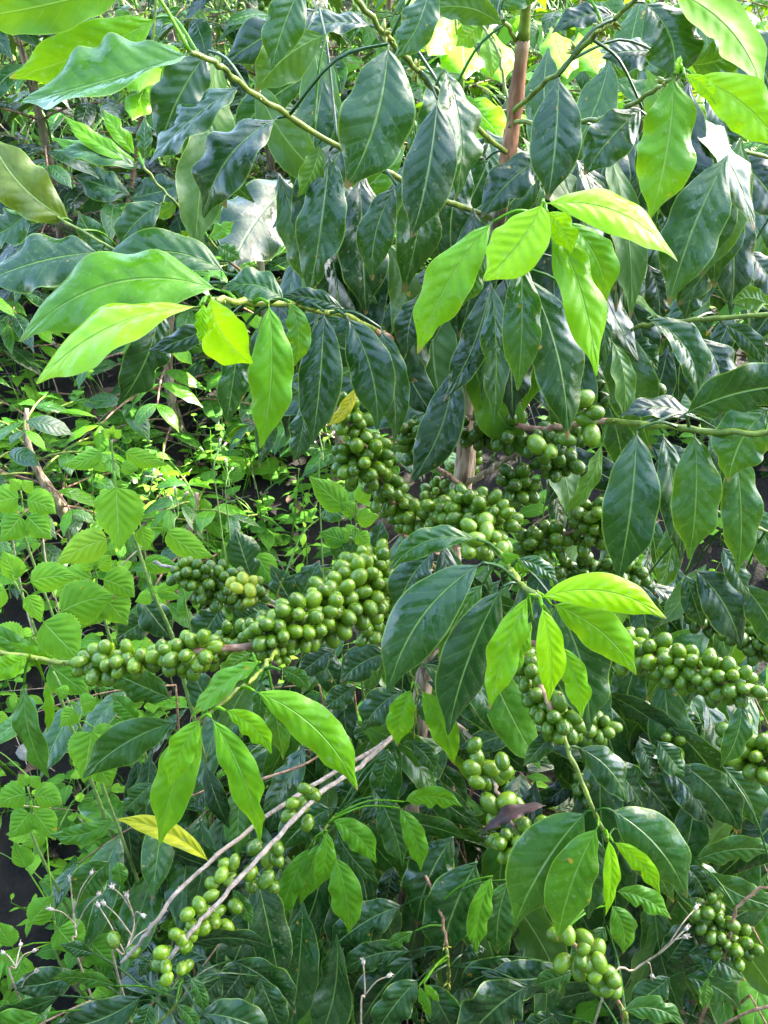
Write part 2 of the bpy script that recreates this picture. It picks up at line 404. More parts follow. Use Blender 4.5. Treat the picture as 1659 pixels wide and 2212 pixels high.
# --- top branch
b, q = branch_px(tree, [(1095, 330, .88), (950, 205, .76), (900, 148, .72), (828, 73, .66), (740, -40, .6), (690, -110, .57)], .004, .0026, gr)
hero(b, q, [
 (945, 215, 888, 514, 122, 10, -6, .0, .02, dict(fold=6, wave=0.09)),
 (962, 150, 985, 432, 135, 22, -38, .13, .05, dict(wave=0.22)),
 (655, -40, 585, 152, 98, -6, 5, .22, -.06),
 (930, -40, 852, 128, 96, 15, 15, .17, -.05),
 (1085, 55, 925, 22, 75, -22, 150, .25, .04),
 (800, 55, 640, 72, 80, -15, 20, .02, .10),
 (870, 145, 1000, 160, 60, -12, 160, .3, .12),
 (1050, 345, 1010, 300, 60, 0, 0, .0, .2),
], .70)
# --- leader shoots at the top
b, q = branch_px(tree, [(1115, 88, .83), (1085, 40, .80), (1050, -20, .77), (1030, -90, .75)], .003, .0024, gr)
hero(b, q, [(1090, 45, 1010, -50, 80, 0, 10, .2, 0), (1070, 20, 1180, -60, 80, 0, 10, .3, 0)], .78)
b, q = branch_px(tree, [(1103, 275, .87), (1090, 190, .87), (1075, 110, .87), (1030, 40, .88)], .0024, .002, gr)
hero(b, q, [(1045, 45, 985, 100, 60, 0, 160, .6, 0), (1040, 55, 1060, 170, 60, 10, 150, .55, .03)], .88)
# --- right, upper
b, q = branch_px(tree, [(1110, 240, .86), (1200, 160, .78), (1300, 60, .70), (1365, 5, .66), (1440, -70, .62)], .0038, .0026, gr)
hero(b, q, [
 (1207, 165, 1183, 432, 122, 6, 10, .02, -.02, dict(fold=18, wave=0.09)),
 (1388, 235, 1262, 378, 112, -10, 5, .04, .04, dict(fold=26)),
 (1392, 5, 1450, 185, 155, 30, -12, .10, -.02, dict(wave=0.20)),
 (1430, 118, 1300, 125, 92, -12, 10, .03, .08, dict(fold=8)),
 (1330, 32, 1192, 72, 62, -18, -20, .04, .05),
 (1445, -25, 1650, 205, 190, 42, 165, .74, -.03, dict(wave=0.08)),
 (1270, 0, 1330, -60, 70, 0, 0, .5, 0),
], .70)
b, q = branch_px(tree, [(1108, 260, .87), (1200, 270, .83), (1330, 245, .77), (1420, 190, .70), (1470, 155, .66)], .0036, .0024, gr)
hero(b, q, [
 (1455, 160, 1402, 474, 135, 14, 6, .53, -.01, dict(wave=0.41, fold=18)),
 (1500, 165, 1690, 325, 122, 22, 10, .80, -.02, dict(wave=0.19)),
 (1478, 162, 1546, 228, 38, 12, 15, .9, -.03),
 (1462, 160, 1470, 120, 22, 0, 20, .9, -.02),
 (1490, 140, 1612, 95, 90, -12, 10, .36, .04),
 (1402, 255, 1405, 440, 90, 8, 10, -.05, .10),
 (1310, 310, 1362, 690, 95, 20, 155, .30, .18, dict(fold=25)),
 (1180, 335, 1040, 470, 105, -14, 8, .0, .20),
 (1250, 345, 1320, 560, 95, 10, 0, -.04, .22),
], .67)
for r in ((828, 73, .66), (897, 148, .72), (1300, 62, .70), (1245, 110, .74), (1320, 45, .69), (1437, 180, .69)):  # flower-bud tufts at the nodes
    mb = MB(); c = P(*r)
    for _ in range(9):
        a = Vector((R.gauss(0, 1), R.gauss(0, 1), R.gauss(0, .8))).normalized(); e = c+a*R.uniform(.006, .012)
        tube(mb, [(*(c+a*.003), .0016), (*((c+e)/2), .0020), (*e, .0007)], 5)
    build(mb, 'flower_bud', M['bud'], c, tree)
# --- bright tip at left
b, q = branch_px(tree, [(1030, 720, 1.0), (940, 770, .96), (850, 735, .86), (745, 684, .74), (620, 655, .63), (500, 650, .58), (448, 645, .555)], .0038, .0024, (tw, gr), tip_green=.42)
hero(b, q, [
 (432, 662, 78, 828, 225, -42, 36, .98, -.02, dict(fold=24, wave=0.08, arch=.03)),
 (478, 628, 42, 737, 205, -74, 18, .50, .03, dict(wave=.16, fold=20, bite=0)),
 (492, 592, 195, 610, 120, -58, 20, .24, .06, dict(wave=0.14)),
 (455, 640, 546, 784, 165, -22, 42, 1.0, -.01, dict(fold=30, wave=0.06)),
 (440, 655, 431, 744, 40, 0, 10, .97, -.02),
 (580, 655, 562, 968, 108, 16, 5, .56, .02, dict(wave=0.27)),
 (625, 652, 634, 792, 64, 16, 10, .44, .04, dict(wave=0.27)),
 (520, 715, 489, 918, 78, 0, 5, .08, .07),
 (500, 680, 318, 758, 66, 8, 15, .0, .07),
 (345, 660, 254, 876, 105, 18, -25, .06, .11),
 (615, 648, 480, 625, 85, -22, 8, .17, .04),
 (742, 668, 606, 640, 48, -10, 0, .0, .08),
 (700, 672, 674, 962, 108, 5, 4, .05, .07, dict(wave=0.09)),
 (748, 682, 814, 928, 112, 22, -6, .09, .10, dict(wave=0.14)),
 (822, 708, 851, 958, 82, 14, 0, .04, .14),
 (768, 835, 706, 920, 34, 10, 10, .45, .20, dict(yel=.6)),
 (660, 860, 634, 998, 66, 6, 12, .02, .14),
 (600, 820, 560, 1010, 60, 0, 8, .0, .18),
], .56)
# --- bright tip at right
b, q = branch_px(tree, [(1042, 610, .96), (1095, 570, .80), (1140, 500, .67), (1172, 445, .60)], .0032, .0022, (tw, gr), tip_green=.3)
hero(b, q, [
 (1176, 440, 1464, 564, 140, 46, -14, 1.0, -.01, dict(fold=20, wave=0.06)),
 (1172, 438, 1043, 606, 165, 14, 42, 1.0, -.02, dict(fold=30, wave=0.06)),
 (1066, 478, 903, 764, 120, -20, 12, .60, .02, dict(wave=0.23)),
 (1166, 462, 1150, 542, 62, 0, 5, .93, .0),
 (1180, 458, 1234, 548, 66, 12, 10, 1.0, -.02),
 (1188, 475, 1288, 812, 118, 20, -12, .78, .0, dict(wave=0.24, fold=22)),
 (1225, 478, 1310, 650, 100, 22, 0, .55, .04, dict(wave=0.16)),
 (1125, 550, 1118, 844, 98, 6, 0, .24, .03, dict(wave=0.16)),
 (1140, 595, 1226, 950, 122, 24, 4, .03, .10, dict(fold=10)),
 (1285, 620, 1306, 795, 36, 10, 5, .1, .03),
 (1052, 555, 998, 662, 62, -6, 5, .32, .03),
 (1062, 600, 958, 868, 80, 16, 8, -.06, .16),
 (980, 790, 884, 1044, 105, 22, 0, -.05, .22, dict(wave=0.08)),
 (905, 640, 880, 765, 76, -8, 0, .0, .24),
 (1062, 610, 1066, 920, 80, 8, 42, .12, .10, dict(wave=0.27)),
 (1100, 640, 1108, 905, 118, 0, 0, -.07, .26),
 (1322, 735, 1345, 905, 62, 16, 160, .30, .20),
 (1210, 560, 1240, 760, 80, 8, 0, -.02, .2),
], .60)
# --- right side branch with the hanging row
b, q = branch_px(tree, [(1010, 900, 1.02), (1180, 925, .90), (1290, 908, .81), (1450, 922, .72), (1590, 935, .68), (1720, 930, .65)], .0042, .0026, (tw, gr), tip_green=.45)
B.along(b, [(1020, 935, 1.0), (1100, 930, .96), (1190, 960, .90), (1240, 940, .86)], 34, 17, 42, (.12, .42))
B.at(b, [(1262, 862), (1285, 892), (1250, 890), (1278, 940), (1225, 950), (1190, 975), (1160, 960), (1265, 905)], .78, 17.5, (.4, .75))
hero(b, q, [
 (1376, 928, 1334, 1257, 135, 8, 3, .12, -.04, dict(wave=0.14)),
 (1432, 935, 1472, 1218, 88, 8, 8, .05, .02),
 (1500, 935, 1488, 1208, 118, 10, -5, .30, -.03, dict(wave=0.20)),
 (1585, 960, 1594, 1238, 100, 12, 0, .28, -.01),
 (1665, 880, 1574, 1040, 140, -20, 12, .30, -.05),
 (1478, 895, 1740, 835, 135, 20, 15, .08, -.05, dict(fold=20)),
 (1512, 908, 1336, 900, 70, -26, 25, .0, .03),
 (1300, 955, 1212, 1114, 58, 18, 160, .36, .06),
 (1545, 925, 1560, 1050, 60, 0, 0, .02, .05),
], .74)
# --- right middle branch
b, q = branch_px(tree, [(1022, 780, 1.0), (1200, 740, .98), (1320, 718, .94), (1400, 702, .90), (1520, 690, .85), (1690, 675, .80)], .0038, .0026, (tw, gr), tip_green=.5)
B.along(b, [(1250, 850, 1.0), (1330, 850, .98), (1420, 840, .98)], 16, 17, 34, (.12, .4))
hero(b, q, [
 (1396, 688, 1504, 862, 110, 40, -10, .16, -.02, dict(fold=44, wave=0.09)),
 (1512, 728, 1552, 885, 112, 22, 0, .02, .0),
 (1562, 700, 1655, 795, 54, 16, 10, .0, .02),
 (1350, 640, 1402, 815, 78, 12, 0, -.05, .06),
 (1660, 660, 1580, 655, 56, -14, 160, .36, -.04),
 (1352, 735, 1420, 800, 62, 10, 0, .2, .06),
], .88)
# --- berry branches of the middle
b, q = branch_px(tree, [(958, 1245, 1.10), (880, 1165, .98), (850, 1090, .90), (795, 975, .85), (730, 890, .82), (690, 820, .80)], .0036, .0022, tw)
B.along(b, [(745, 870, .82), (790, 975, .85), (770, 1000, .85)], 46, 16.5, lambda f: 26+44*f, (.32, .58))
B.along(b, [(820, 1045, .88), (860, 1080, .92)], 26, 17, 42, (.35, .58))
B.along(b, [(895, 920, .95), (905, 985, .95)], 16, 17, 34, (.2, .45))
b, q = branch_px(tree, [(990, 1095, 1.08), (1020, 1110, .92), (1060, 1170, .74), (1095, 1215, .66), (1130, 1265, .62), (1165, 1295, .60)], .0036, .0024, (tw, gr), tip_green=.4)
B.along(b, [(870, 1120, .92), (960, 1110, .86), (1020, 1110, .82), (1070, 1150, .80)], 80, 17, lambda f: 30+38*f, (.38, .62))
B.at(b, [(1012, 1135), (1048, 1125), (1028, 1165), (1068, 1160), (1085, 1185), (1045, 1192), (1012, 1190), (1050, 1150)], .72, 17, (.56, .70))
hero(b, q, [
 (1042, 1215, 838, 1498, 142, -38, 8, .13, -.01, dict(fold=22, wave=0.08)),
 (1086, 1268, 968, 1588, 132, -16, 0, .07, .0, dict(fold=16, wave=0.11)),
 (1142, 1285, 1058, 1532, 82, -10, -6, .64, -.02, dict(wave=0.41)),
 (1030, 1165, 838, 1235, 66, -34, 10, .20, .05),
 (940, 1190, 858, 1330, 95, -16, 10, .02, .12),
 (1165, 1292, 1440, 1337, 88, 38, -25, 1.0, -.02, dict(fold=18, wave=0.06)),
 (1190, 1305, 1374, 1457, 98, 24, 4, .64, .0, dict(wave=0.20, fold=16)),
 (1170, 1310, 1184, 1518, 72, 14, 4, 1.0, -.03, dict(wave=0.19)),
 (1212, 1395, 1256, 1552, 66, 12, 0, .72, -.01, dict(wave=0.27)),
 (1195, 1295, 1272, 1582, 145, 24, 0, .10, .05),
 (1118, 1208, 1205, 1258, 44, 10, 0, .15, .02),
 (1045, 1260, 948, 1425, 72, -10, 12, .24, .07),
 (1150, 1340, 1100, 1472, 52, -6, 0, .60, .02, dict(wave=0.27)),
 (1080, 1195, 1150, 1235, 40, 0, 0, .5, .03),
], .62)
b, q = branch_px(tree, [(978, 1175, 1.10), (1060, 1190, 1.03), (1130, 1185, 1.0), (1230, 1150, .97), (1330, 1090, .94)], .0034, .0022, tw)
B.along(b, [(1130, 1190, 1.0), (1200, 1165, .98)], 24, 16.5, 44, (.32, .56))
B.along(b, [(1260, 1120, .96), (1320, 1120, .94), (1270, 1160, .97)], 30, 16.5, 44, (.32, .56))
B.along(b, [(1200, 1225, 1.02), (1300, 1235, 1.0), (1380, 1235, 1.0)], 22, 16.5, 34, (.15, .4))
b, q = branch_px(tree, [(992, 1130, 1.08), (1075, 1100, 1.03), (1110, 1065, 1.0), (1150, 1020, .97)], .0036, .0022, ba)
B.along(b, [(1105, 1065, .98), (1125, 1040, .97)], 17, 17, 40, (.25, .5))
b, q = branch_px(tree, [(1006, 1045, 1.06), (1060, 1015, 1.02), (1120, 980, .98), (1200, 960, .95)], .0046, .003, ba)
B.along(b, [(1180, 990, .96), (1220, 1000, .95)], 16, 16.5, 34, (.18, .42))
b, q = branch_px(tree, [(1000, 1050, 1.06), (970, 1030, 1.04), (935, 1005, 1.02), (900, 985, 1.0)], .0042, .003, ba)
B.along(b, [(935, 1075, 1.22), (960, 1045, 1.2), (1040, 990, 1.15)], 24, 13, 30, (.35, .6))
# --- the long berry branch to the left
b, q = branch_px(tree, [(952, 1285, 1.14), (850, 1265, .95), (740, 1300, .78), (600, 1380, .71), (420, 1412, .70), (260, 1428, .72), (170, 1434, .73), (60, 1420, .73), (-60, 1400, .72)], .0046, .0022, (tw, gr), tip_green=.74)
B.along(b, [(190, 1430, .73), (330, 1420, .71), (445, 1410, .70)], 62, 18.5, lambda f: 34+8*math.sin(f*9), (.42, .72))
B.along(b, [(455, 1400, .74), (520, 1380, .74), (570, 1370, .72)], 34, 16.5, 36, (.40, .6))
B.along(b, [(570, 1380, .70), (640, 1345, .71), (710, 1320, .74), (780, 1270, .78), (820, 1250, .82)], 165, 19, lambda f: 46+34*f, (.40, .68))
B.along(b, [(590, 1420, .71), (610, 1400, .71)], 12, 14, 26, (.5, .7))
hero(b, q, [
 (52, 1478, 106, 1682, 82, -16, 8, .36, .02),
 (96, 1470, 101, 1585, 28, 8, 0, .62, .03),
 (125, 1425, 20, 1385, 48, 10, 0, .55, .02),
 (60, 1418, -40, 1450, 60, 8, 0, .6, .0),
 (100, 1430, -60, 1340, 50, 0, 0, .4, .05),
], .72)
b, q = branch_px(tree, [(596, 1385, .71), (580, 1430, .66), (520, 1485, .62), (445, 1545, .605)], .0026, .0020, gr)
hero(b, q, [
 (548, 1492, 772, 1707, 96, 34, -6, .60, .0, dict(wave=0.18, fold=10)),
 (436, 1552, 345, 1826, 108, -14, 6, .60, .03, dict(wave=0.16)),
 (434, 1552, 364, 1704, 72, -10, 8, .68, .0),
 (456, 1550, 562, 1818, 88, 18, 4, .64, -.01, dict(wave=0.22, bite=.5)),
 (486, 1535, 586, 1628, 62, 16, 4, .78, -.01),
 (562, 1430, 412, 1552, 66, -14, 30, .44, .0),
 (545, 1410, 478, 1470, 52, -8, 165, .40, .03),
 (606, 1448, 668, 1492, 46, 10, 5, .30, .03),
 (590, 1500, 612, 1642, 62, 0, 8, .34, .05),
 (565, 1470, 560, 1560, 40, 0, 0, .3, .06),
], .61)
mb = MB(); leaf_px(mb, 590, 1425, 592, 1485, 26, .66, 3, 10, 0, wave=.5)
build(mb, 'withered_leaf', M['dead'], P(590, 1425, .66), b)
# --- second rope behind it
b, q = branch_px(tree, [(945, 1330, 1.16), (820, 1385, 1.06), (745, 1345, 1.02), (660, 1320, .98), (560, 1288, .97), (430, 1240, .97), (330, 1215, 1.0)], .0036, .0020, pa)
B.along(b, [(385, 1235, .97), (470, 1262, .97), (560, 1285, .97)], 66, 14.5, lambda f: 20+28*math.sin(f*3.1), (.25, .55))
B.at(b, [(500, 1258), (512, 1270), (545, 1255), (540, 1275), (525, 1250), (538, 1300)], .93, 12.5, (.80, .97))
B.along(b, [(800, 1365, 1.03), (820, 1340, 1.03)], 8, 16, 30, (.35, .55))
# --- rope at right
b, q = branch_px(tree, [(926, 1400, 1.2), (1120, 1395, 1.0), (1300, 1385, .86), (1400, 1412, .79), (1490, 1445, .75), (1600, 1492, .72), (1700, 1525, .70)], .0044, .0024, (tw, gr), tip_green=.86)
B.along(b, [(1330, 1390, .84), (1400, 1415, .79), (1480, 1440, .76), (1550, 1465, .74), (1605, 1490, .72)], 98, 18.5, lambda f: 46-6*abs(f-.5), (.40, .66))
hero(b, q, [(1602, 1512, 1556, 1658, 66, 14, 5, .25, .0), (1640, 1505, 1760, 1510, 60, 10, 0, .25, .0), (1650, 1515, 1740, 1600, 60, 10, 0, .4, .0)], .72)
# --- drooping branch in the middle, ends in the lower right spray
b, q = branch_px(tree, [(932, 1375, 1.2), (1040, 1370, 1.02), (1130, 1410, .92), (1175, 1500, .87), (1205, 1560, .85), (1245, 1660, .84), (1290, 1765, .84), (1312, 1815, .84)], .0038, .0022, (tw, gr), tip_green=.62)
B.along(b, [(1140, 1410, .92), (1150, 1470, .90), (1190, 1540, .87), (1220, 1560, .86)], 46, 18, lambda f: 22+26*f, (.40, .62))
hero(b, q, [
 (1268, 1752, 1112, 2000, 150, -18, 4, .36, -.01, dict(fold=10, wave=0.09)),
 (1292, 1785, 1204, 2032, 112, -12, 0, .38, -.03, dict(fold=10, wave=0.15)),
 (1318, 1748, 1484, 1940, 122, 26, 0, .20, -.02, dict(fold=8, wave=0.12)),
 (1314, 1812, 1308, 1978, 44, 10, 6, .98, -.04),
 (1324, 1818, 1426, 1932, 50, 14, 0, .90, -.03),
 (1250, 1615, 1357, 1738, 78, 20, 0, .12, .0, dict(fold=8)),
 (1330, 1790, 1455, 1950, 80, 12, 0, .14, .03),
 (1285, 1800, 1270, 1985, 90, 0, 0, .12, .04),
 (1208, 1570, 1130, 1655, 50, 0, 0, .2, .03),
], .85)
# --- thin fruiting branch below
b, q = branch_px(tree, [(905, 1530, 1.25), (1000, 1575, 1.08), (1045, 1650, 1.02), (1075, 1710, 1.0), (1110, 1790, .99), (1150, 1870, 1.0)], .0036, .0024, ba)
B.at(b, [(1025, 1610), (1030, 1640), (1060, 1660), (1085, 1645), (1090, 1670), (1075, 1675), (1030, 1690), (1048, 1688), (1020, 1660), (1058, 1735), (1075, 1755), (1095, 1730), (1085, 1740), (1118, 1740), (1068, 1770), (1105, 1760)], 1.0, 17, (.42, .62))
B.along(b, [(1100, 1815, .97), (1120, 1830, .97), (1155, 1790, .97)], 24, 19, 40, (.40, .6))
mb = MB(); leaf_px(mb, 1180, 1740, 1040, 1800, 40, .96, -14, 40, 0, wave=.5, fold=40)
build(mb, 'withered_leaf', M['dead'], P(1180, 1740, .94), b)
# --- two pale bare branches running down to the left
b, q = branch_px(tree, [(892, 1560, 1.27), (850, 1592, 1.18), (690, 1690, 1.02), (540, 1790, .95), (390, 1920, .88), (330, 2000, .86), (262, 2080, .86)], .0036, .0020, pa)
B.at(b, [(288, 2056), (245, 2030), (550, 1830), (575, 1900), (590, 1915)], .9, 15, (.3, .5))
b, q2 = branch_px(tree, [(896, 1550, 1.27), (850, 1588, 1.16), (780, 1655, 1.02), (680, 1725, .95), (570, 1840, .89), (470, 1950, .85), (400, 2030, .83), (345, 2085, .83)], .0038, .0022, pa)
dd = lambda x, y: .82+.14*(x-345)/330
B.at(b, [(658, 1704), (676, 1716), (632, 1735), (655, 1738), (625, 1762), (664, 1778), (548, 1830), (598, 1832), (578, 1858), (598, 1856), (540, 1886), (543, 1912),
         (486, 1866), (505, 1864), (458, 1908), (478, 1890), (497, 1898), (456, 1935), (508, 1958), (430, 1955), (442, 1972), (472, 1968), (462, 1990), (490, 2002),
         (405, 1975), (378, 2018), (412, 2018), (440, 2005), (400, 2045), (416, 2002), (348, 2058), (358, 2088), (392, 2092), (403, 2088), (340, 2085), (360, 2115), (392, 2028), (365, 2060)], dd, 14, (.45, .68))
hero(b, q2, [(500, 1920, 545, 2000, 34, 5, 0, .3, .03), (392, 2045, 596, 2050, 62, 22, 15, .06, .0, dict(fold=22))], .88)
# dim leaves deep inside the crown: too many to tell apart
def inner_leaves(root, boxes, seed):
    rr = random.Random(seed); mb = MB()
    for (x0, y0, x1, y1, d0, d1, n, w0, w1, t0, t1) in boxes:
        for _ in range(n):
            x, y = rr.uniform(x0, x1), rr.uniform(y0, y1); d = rr.uniform(d0, d1)
            L = (rr.uniform(w0, w1) if w1 else rr.uniform(.09, .155))*FPX/d; a = rr.gauss(math.pi/2, .42 if w1 else .75)
            leaf_px(mb, x-math.cos(a)*L/2, y-math.sin(a)*L/2, x+math.cos(a)*L/2, y+math.sin(a)*L/2, L*rr.uniform(.34, .44), d, rr.uniform(-.10, .10)*L, rr.uniform(-40, 40)+(180 if rr.random() < .09 else 0), rr.uniform(t0, t1)+(.3 if rr.random() < .12 else 0), nt=14, nu=3, tw=rr.uniform(-40, 40))
    return mb
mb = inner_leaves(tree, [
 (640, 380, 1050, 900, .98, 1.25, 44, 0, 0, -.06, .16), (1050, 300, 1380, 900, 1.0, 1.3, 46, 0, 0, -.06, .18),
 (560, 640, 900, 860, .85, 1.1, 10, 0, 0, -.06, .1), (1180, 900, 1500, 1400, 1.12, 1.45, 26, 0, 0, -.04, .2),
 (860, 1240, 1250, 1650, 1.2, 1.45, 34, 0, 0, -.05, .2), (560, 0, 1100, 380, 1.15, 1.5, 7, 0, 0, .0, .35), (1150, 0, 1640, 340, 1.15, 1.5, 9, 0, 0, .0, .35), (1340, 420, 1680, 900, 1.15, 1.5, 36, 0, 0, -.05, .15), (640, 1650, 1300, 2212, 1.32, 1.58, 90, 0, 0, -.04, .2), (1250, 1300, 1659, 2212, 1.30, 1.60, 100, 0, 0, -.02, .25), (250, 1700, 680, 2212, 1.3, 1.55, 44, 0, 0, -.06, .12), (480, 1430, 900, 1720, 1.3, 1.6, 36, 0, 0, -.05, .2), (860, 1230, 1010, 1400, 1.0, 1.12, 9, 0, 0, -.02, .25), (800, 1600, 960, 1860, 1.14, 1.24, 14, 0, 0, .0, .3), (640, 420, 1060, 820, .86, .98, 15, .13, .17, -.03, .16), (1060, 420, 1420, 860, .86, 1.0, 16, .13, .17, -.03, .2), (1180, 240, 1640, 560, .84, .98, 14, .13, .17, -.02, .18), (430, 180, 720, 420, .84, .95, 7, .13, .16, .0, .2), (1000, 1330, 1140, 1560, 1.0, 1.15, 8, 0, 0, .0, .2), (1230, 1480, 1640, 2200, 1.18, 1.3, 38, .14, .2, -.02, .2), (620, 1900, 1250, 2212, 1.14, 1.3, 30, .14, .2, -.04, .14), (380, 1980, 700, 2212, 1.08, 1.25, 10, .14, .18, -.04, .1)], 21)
tag(build(mb, 'foliage', M['leaf'], P(1000, 800, 1.1), tree), kind='stuff')
B.finish(100)

# ================================================================== OTHER PLANTS
def leaf3(mb, rr, Bp, dr, L, w, nrm, tint, droop=.25, arch=.12, yel=0, **k):
    dr = dr.normalized(); C = Bp+dr*L*.5+nrm*L*arch; T = Bp+dr*L-Vector((0, 0, 1))*L*droop
    side = nrm.cross(dr)
    if side.length < .05: side = dr.orthogonal()
    side = side.normalized()
    if side.cross(dr).dot(nrm) < 0: side = -side
    leaf(mb, Bp, C, T, w, side, (tint, rr.random(), yel), rr.gauss(0, 14), **k)
def sprig(ml, mt, rr, A, dr, length, pairs, L, t0, t1, droop=.3, tips=True, wr=.45, nt=12, nu=3, wood=0, r=.0016):
    """a twig from A along dr with opposite leaf pairs, leaves lying roughly skyward"""
    dr = dr.normalized(); up = Vector((0, 0, 1)); q = []
    n = pairs*2
    for i in range(n+1):
        f = i/n; p = A + dr*length*f + up*(-.25*length*f*f*droop*2); q.append((*p, r*(1-.35*f)))
    tube(mt, q, 5, mi=wood, node=2)
    for i in range(1, pairs+1):
        p = Vector(q[i*2][:3]); tg = (Vector(q[i*2][:3])-Vector(q[i*2-1][:3])).normalized(); sd = tg.cross(up)
        if sd.length < .1: sd = tg.orthogonal()
        sd.normalize(); s = L*(1-.25*abs(i/pairs-.6))*rr.uniform(.8, 1.12)
        last = i == pairs
        for sg in (-1, 1):
            d2 = tg*(.75 if last else rr.uniform(.25, .6)) + sd*sg*(.55 if last else rr.uniform(.7, 1)) + up*rr.uniform(-.45, .12)
            n2 = (up*1.0 + d2*rr.uniform(-.2, .3) - FW*rr.uniform(0, .35)).normalized()
            ti = rr.uniform(t0, t1) + (.22 if last and tips and rr.random() < .5 else 0)
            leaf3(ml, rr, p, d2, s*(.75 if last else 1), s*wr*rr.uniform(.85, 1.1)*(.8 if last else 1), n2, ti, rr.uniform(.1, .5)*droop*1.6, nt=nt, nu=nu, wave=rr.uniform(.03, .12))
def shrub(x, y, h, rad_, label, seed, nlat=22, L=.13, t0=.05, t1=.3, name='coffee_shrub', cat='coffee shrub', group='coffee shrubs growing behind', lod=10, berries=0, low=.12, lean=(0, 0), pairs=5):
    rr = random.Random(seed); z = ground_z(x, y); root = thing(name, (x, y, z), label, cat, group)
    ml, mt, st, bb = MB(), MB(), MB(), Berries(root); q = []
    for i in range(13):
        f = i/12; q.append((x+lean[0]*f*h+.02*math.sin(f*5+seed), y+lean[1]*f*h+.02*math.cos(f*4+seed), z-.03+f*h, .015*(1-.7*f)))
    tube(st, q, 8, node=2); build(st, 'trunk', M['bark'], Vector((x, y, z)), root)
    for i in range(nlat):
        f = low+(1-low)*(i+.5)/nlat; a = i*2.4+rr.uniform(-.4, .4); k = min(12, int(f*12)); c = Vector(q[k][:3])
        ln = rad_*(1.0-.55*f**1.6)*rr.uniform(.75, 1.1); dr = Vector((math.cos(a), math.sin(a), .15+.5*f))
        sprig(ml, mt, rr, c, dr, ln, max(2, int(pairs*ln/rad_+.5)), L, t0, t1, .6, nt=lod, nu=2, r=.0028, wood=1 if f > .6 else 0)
        if rr.random() < berries:
            for j in range(12):
                bb.add(root, c+dr.normalized()*ln*rr.uniform(.2, .6)+Vector((rr.gauss(0, 1), rr.gauss(0, 1), rr.gauss(0, 1)-1))*.014, (rr.gauss(0, 1), rr.gauss(0, 1), rr.gauss(0, 1)), .0075, rr.uniform(.3, .7))
    build(ml, 'foliage', M['leaf'], Vector((x, y, z+h*.5)), root); build(mt, 'twigs', [M['twig'], M['green']], Vector((x, y, z+h*.5)), root)
    bb.finish(100)
    return root
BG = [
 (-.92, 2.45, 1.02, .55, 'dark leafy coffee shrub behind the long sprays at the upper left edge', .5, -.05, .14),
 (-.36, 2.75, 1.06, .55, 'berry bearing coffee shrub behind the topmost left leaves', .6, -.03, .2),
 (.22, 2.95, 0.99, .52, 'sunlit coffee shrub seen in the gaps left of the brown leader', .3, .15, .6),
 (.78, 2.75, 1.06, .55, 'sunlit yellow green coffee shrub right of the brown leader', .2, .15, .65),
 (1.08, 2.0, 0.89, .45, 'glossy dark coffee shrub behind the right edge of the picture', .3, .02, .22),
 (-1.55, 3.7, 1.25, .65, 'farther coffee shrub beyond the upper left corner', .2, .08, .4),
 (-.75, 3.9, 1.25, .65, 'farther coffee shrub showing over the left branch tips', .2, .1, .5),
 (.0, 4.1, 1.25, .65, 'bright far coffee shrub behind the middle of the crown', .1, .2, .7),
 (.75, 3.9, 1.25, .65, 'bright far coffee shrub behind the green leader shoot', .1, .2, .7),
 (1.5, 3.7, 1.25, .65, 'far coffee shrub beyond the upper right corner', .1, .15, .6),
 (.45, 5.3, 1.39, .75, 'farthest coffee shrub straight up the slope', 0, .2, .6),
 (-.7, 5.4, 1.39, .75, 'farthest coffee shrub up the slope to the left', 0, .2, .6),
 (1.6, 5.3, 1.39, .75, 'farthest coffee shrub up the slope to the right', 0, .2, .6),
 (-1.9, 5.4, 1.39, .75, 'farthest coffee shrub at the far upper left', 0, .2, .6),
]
for i, (x, y, h, r_, lb, be, t0, t1) in enumerate(BG):
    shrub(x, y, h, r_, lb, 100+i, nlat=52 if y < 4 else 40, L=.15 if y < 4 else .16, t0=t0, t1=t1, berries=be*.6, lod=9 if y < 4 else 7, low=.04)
shrub(-.50, 1.95, .50, .30, 'low dark bush with saw edged glossy leaves below the left bright leaf tips', 160, nlat=26, L=.115, t0=.14, t1=.48, group='low bushes on the slope', low=.08, pairs=3, lod=12)
shrub(-.98, 1.95, .48, .26, 'small light green bush at the left edge above the weeds', 161, nlat=24, L=.09, t0=.35, t1=.65, group='low bushes on the slope', low=.1, pairs=3, lod=12)
shrub(-.72, 1.62, .34, .26, 'knee high leafy bush in the shade behind the tall hairy weed', 164, nlat=20, L=.09, t0=.12, t1=.45, group='low bushes on the slope', low=.1, pairs=3, lod=12)
shrub(-.28, 2.1, .55, .32, 'dark leafy bush on the slope right behind the hanging left leaves', 165, nlat=24, L=.11, t0=.05, t1=.4, group='low bushes on the slope', low=.08, pairs=3, lod=12)
shrub(-.40, 1.5, .26, .24, 'lowest bright leafy bush between the flowers and the second berry rope', 166, nlat=16, L=.09, t0=.2, t1=.55, group='low bushes on the slope', low=.15, pairs=3, lod=12)
shrub(.55, 2.05, .75, .42, 'shady low coffee bush behind the trunk to its right', 162, nlat=20, L=.12, t0=.02, t1=.3, group='low bushes on the slope', low=.2, pairs=4, lod=10)
shrub(-.12, 1.75, .38, .30, 'low broad leaved coffee seedling between the weeds and the trunk', 163, nlat=14, L=.12, t0=.12, t1=.4, group='low bushes on the slope', low=.35, pairs=3, lod=12)

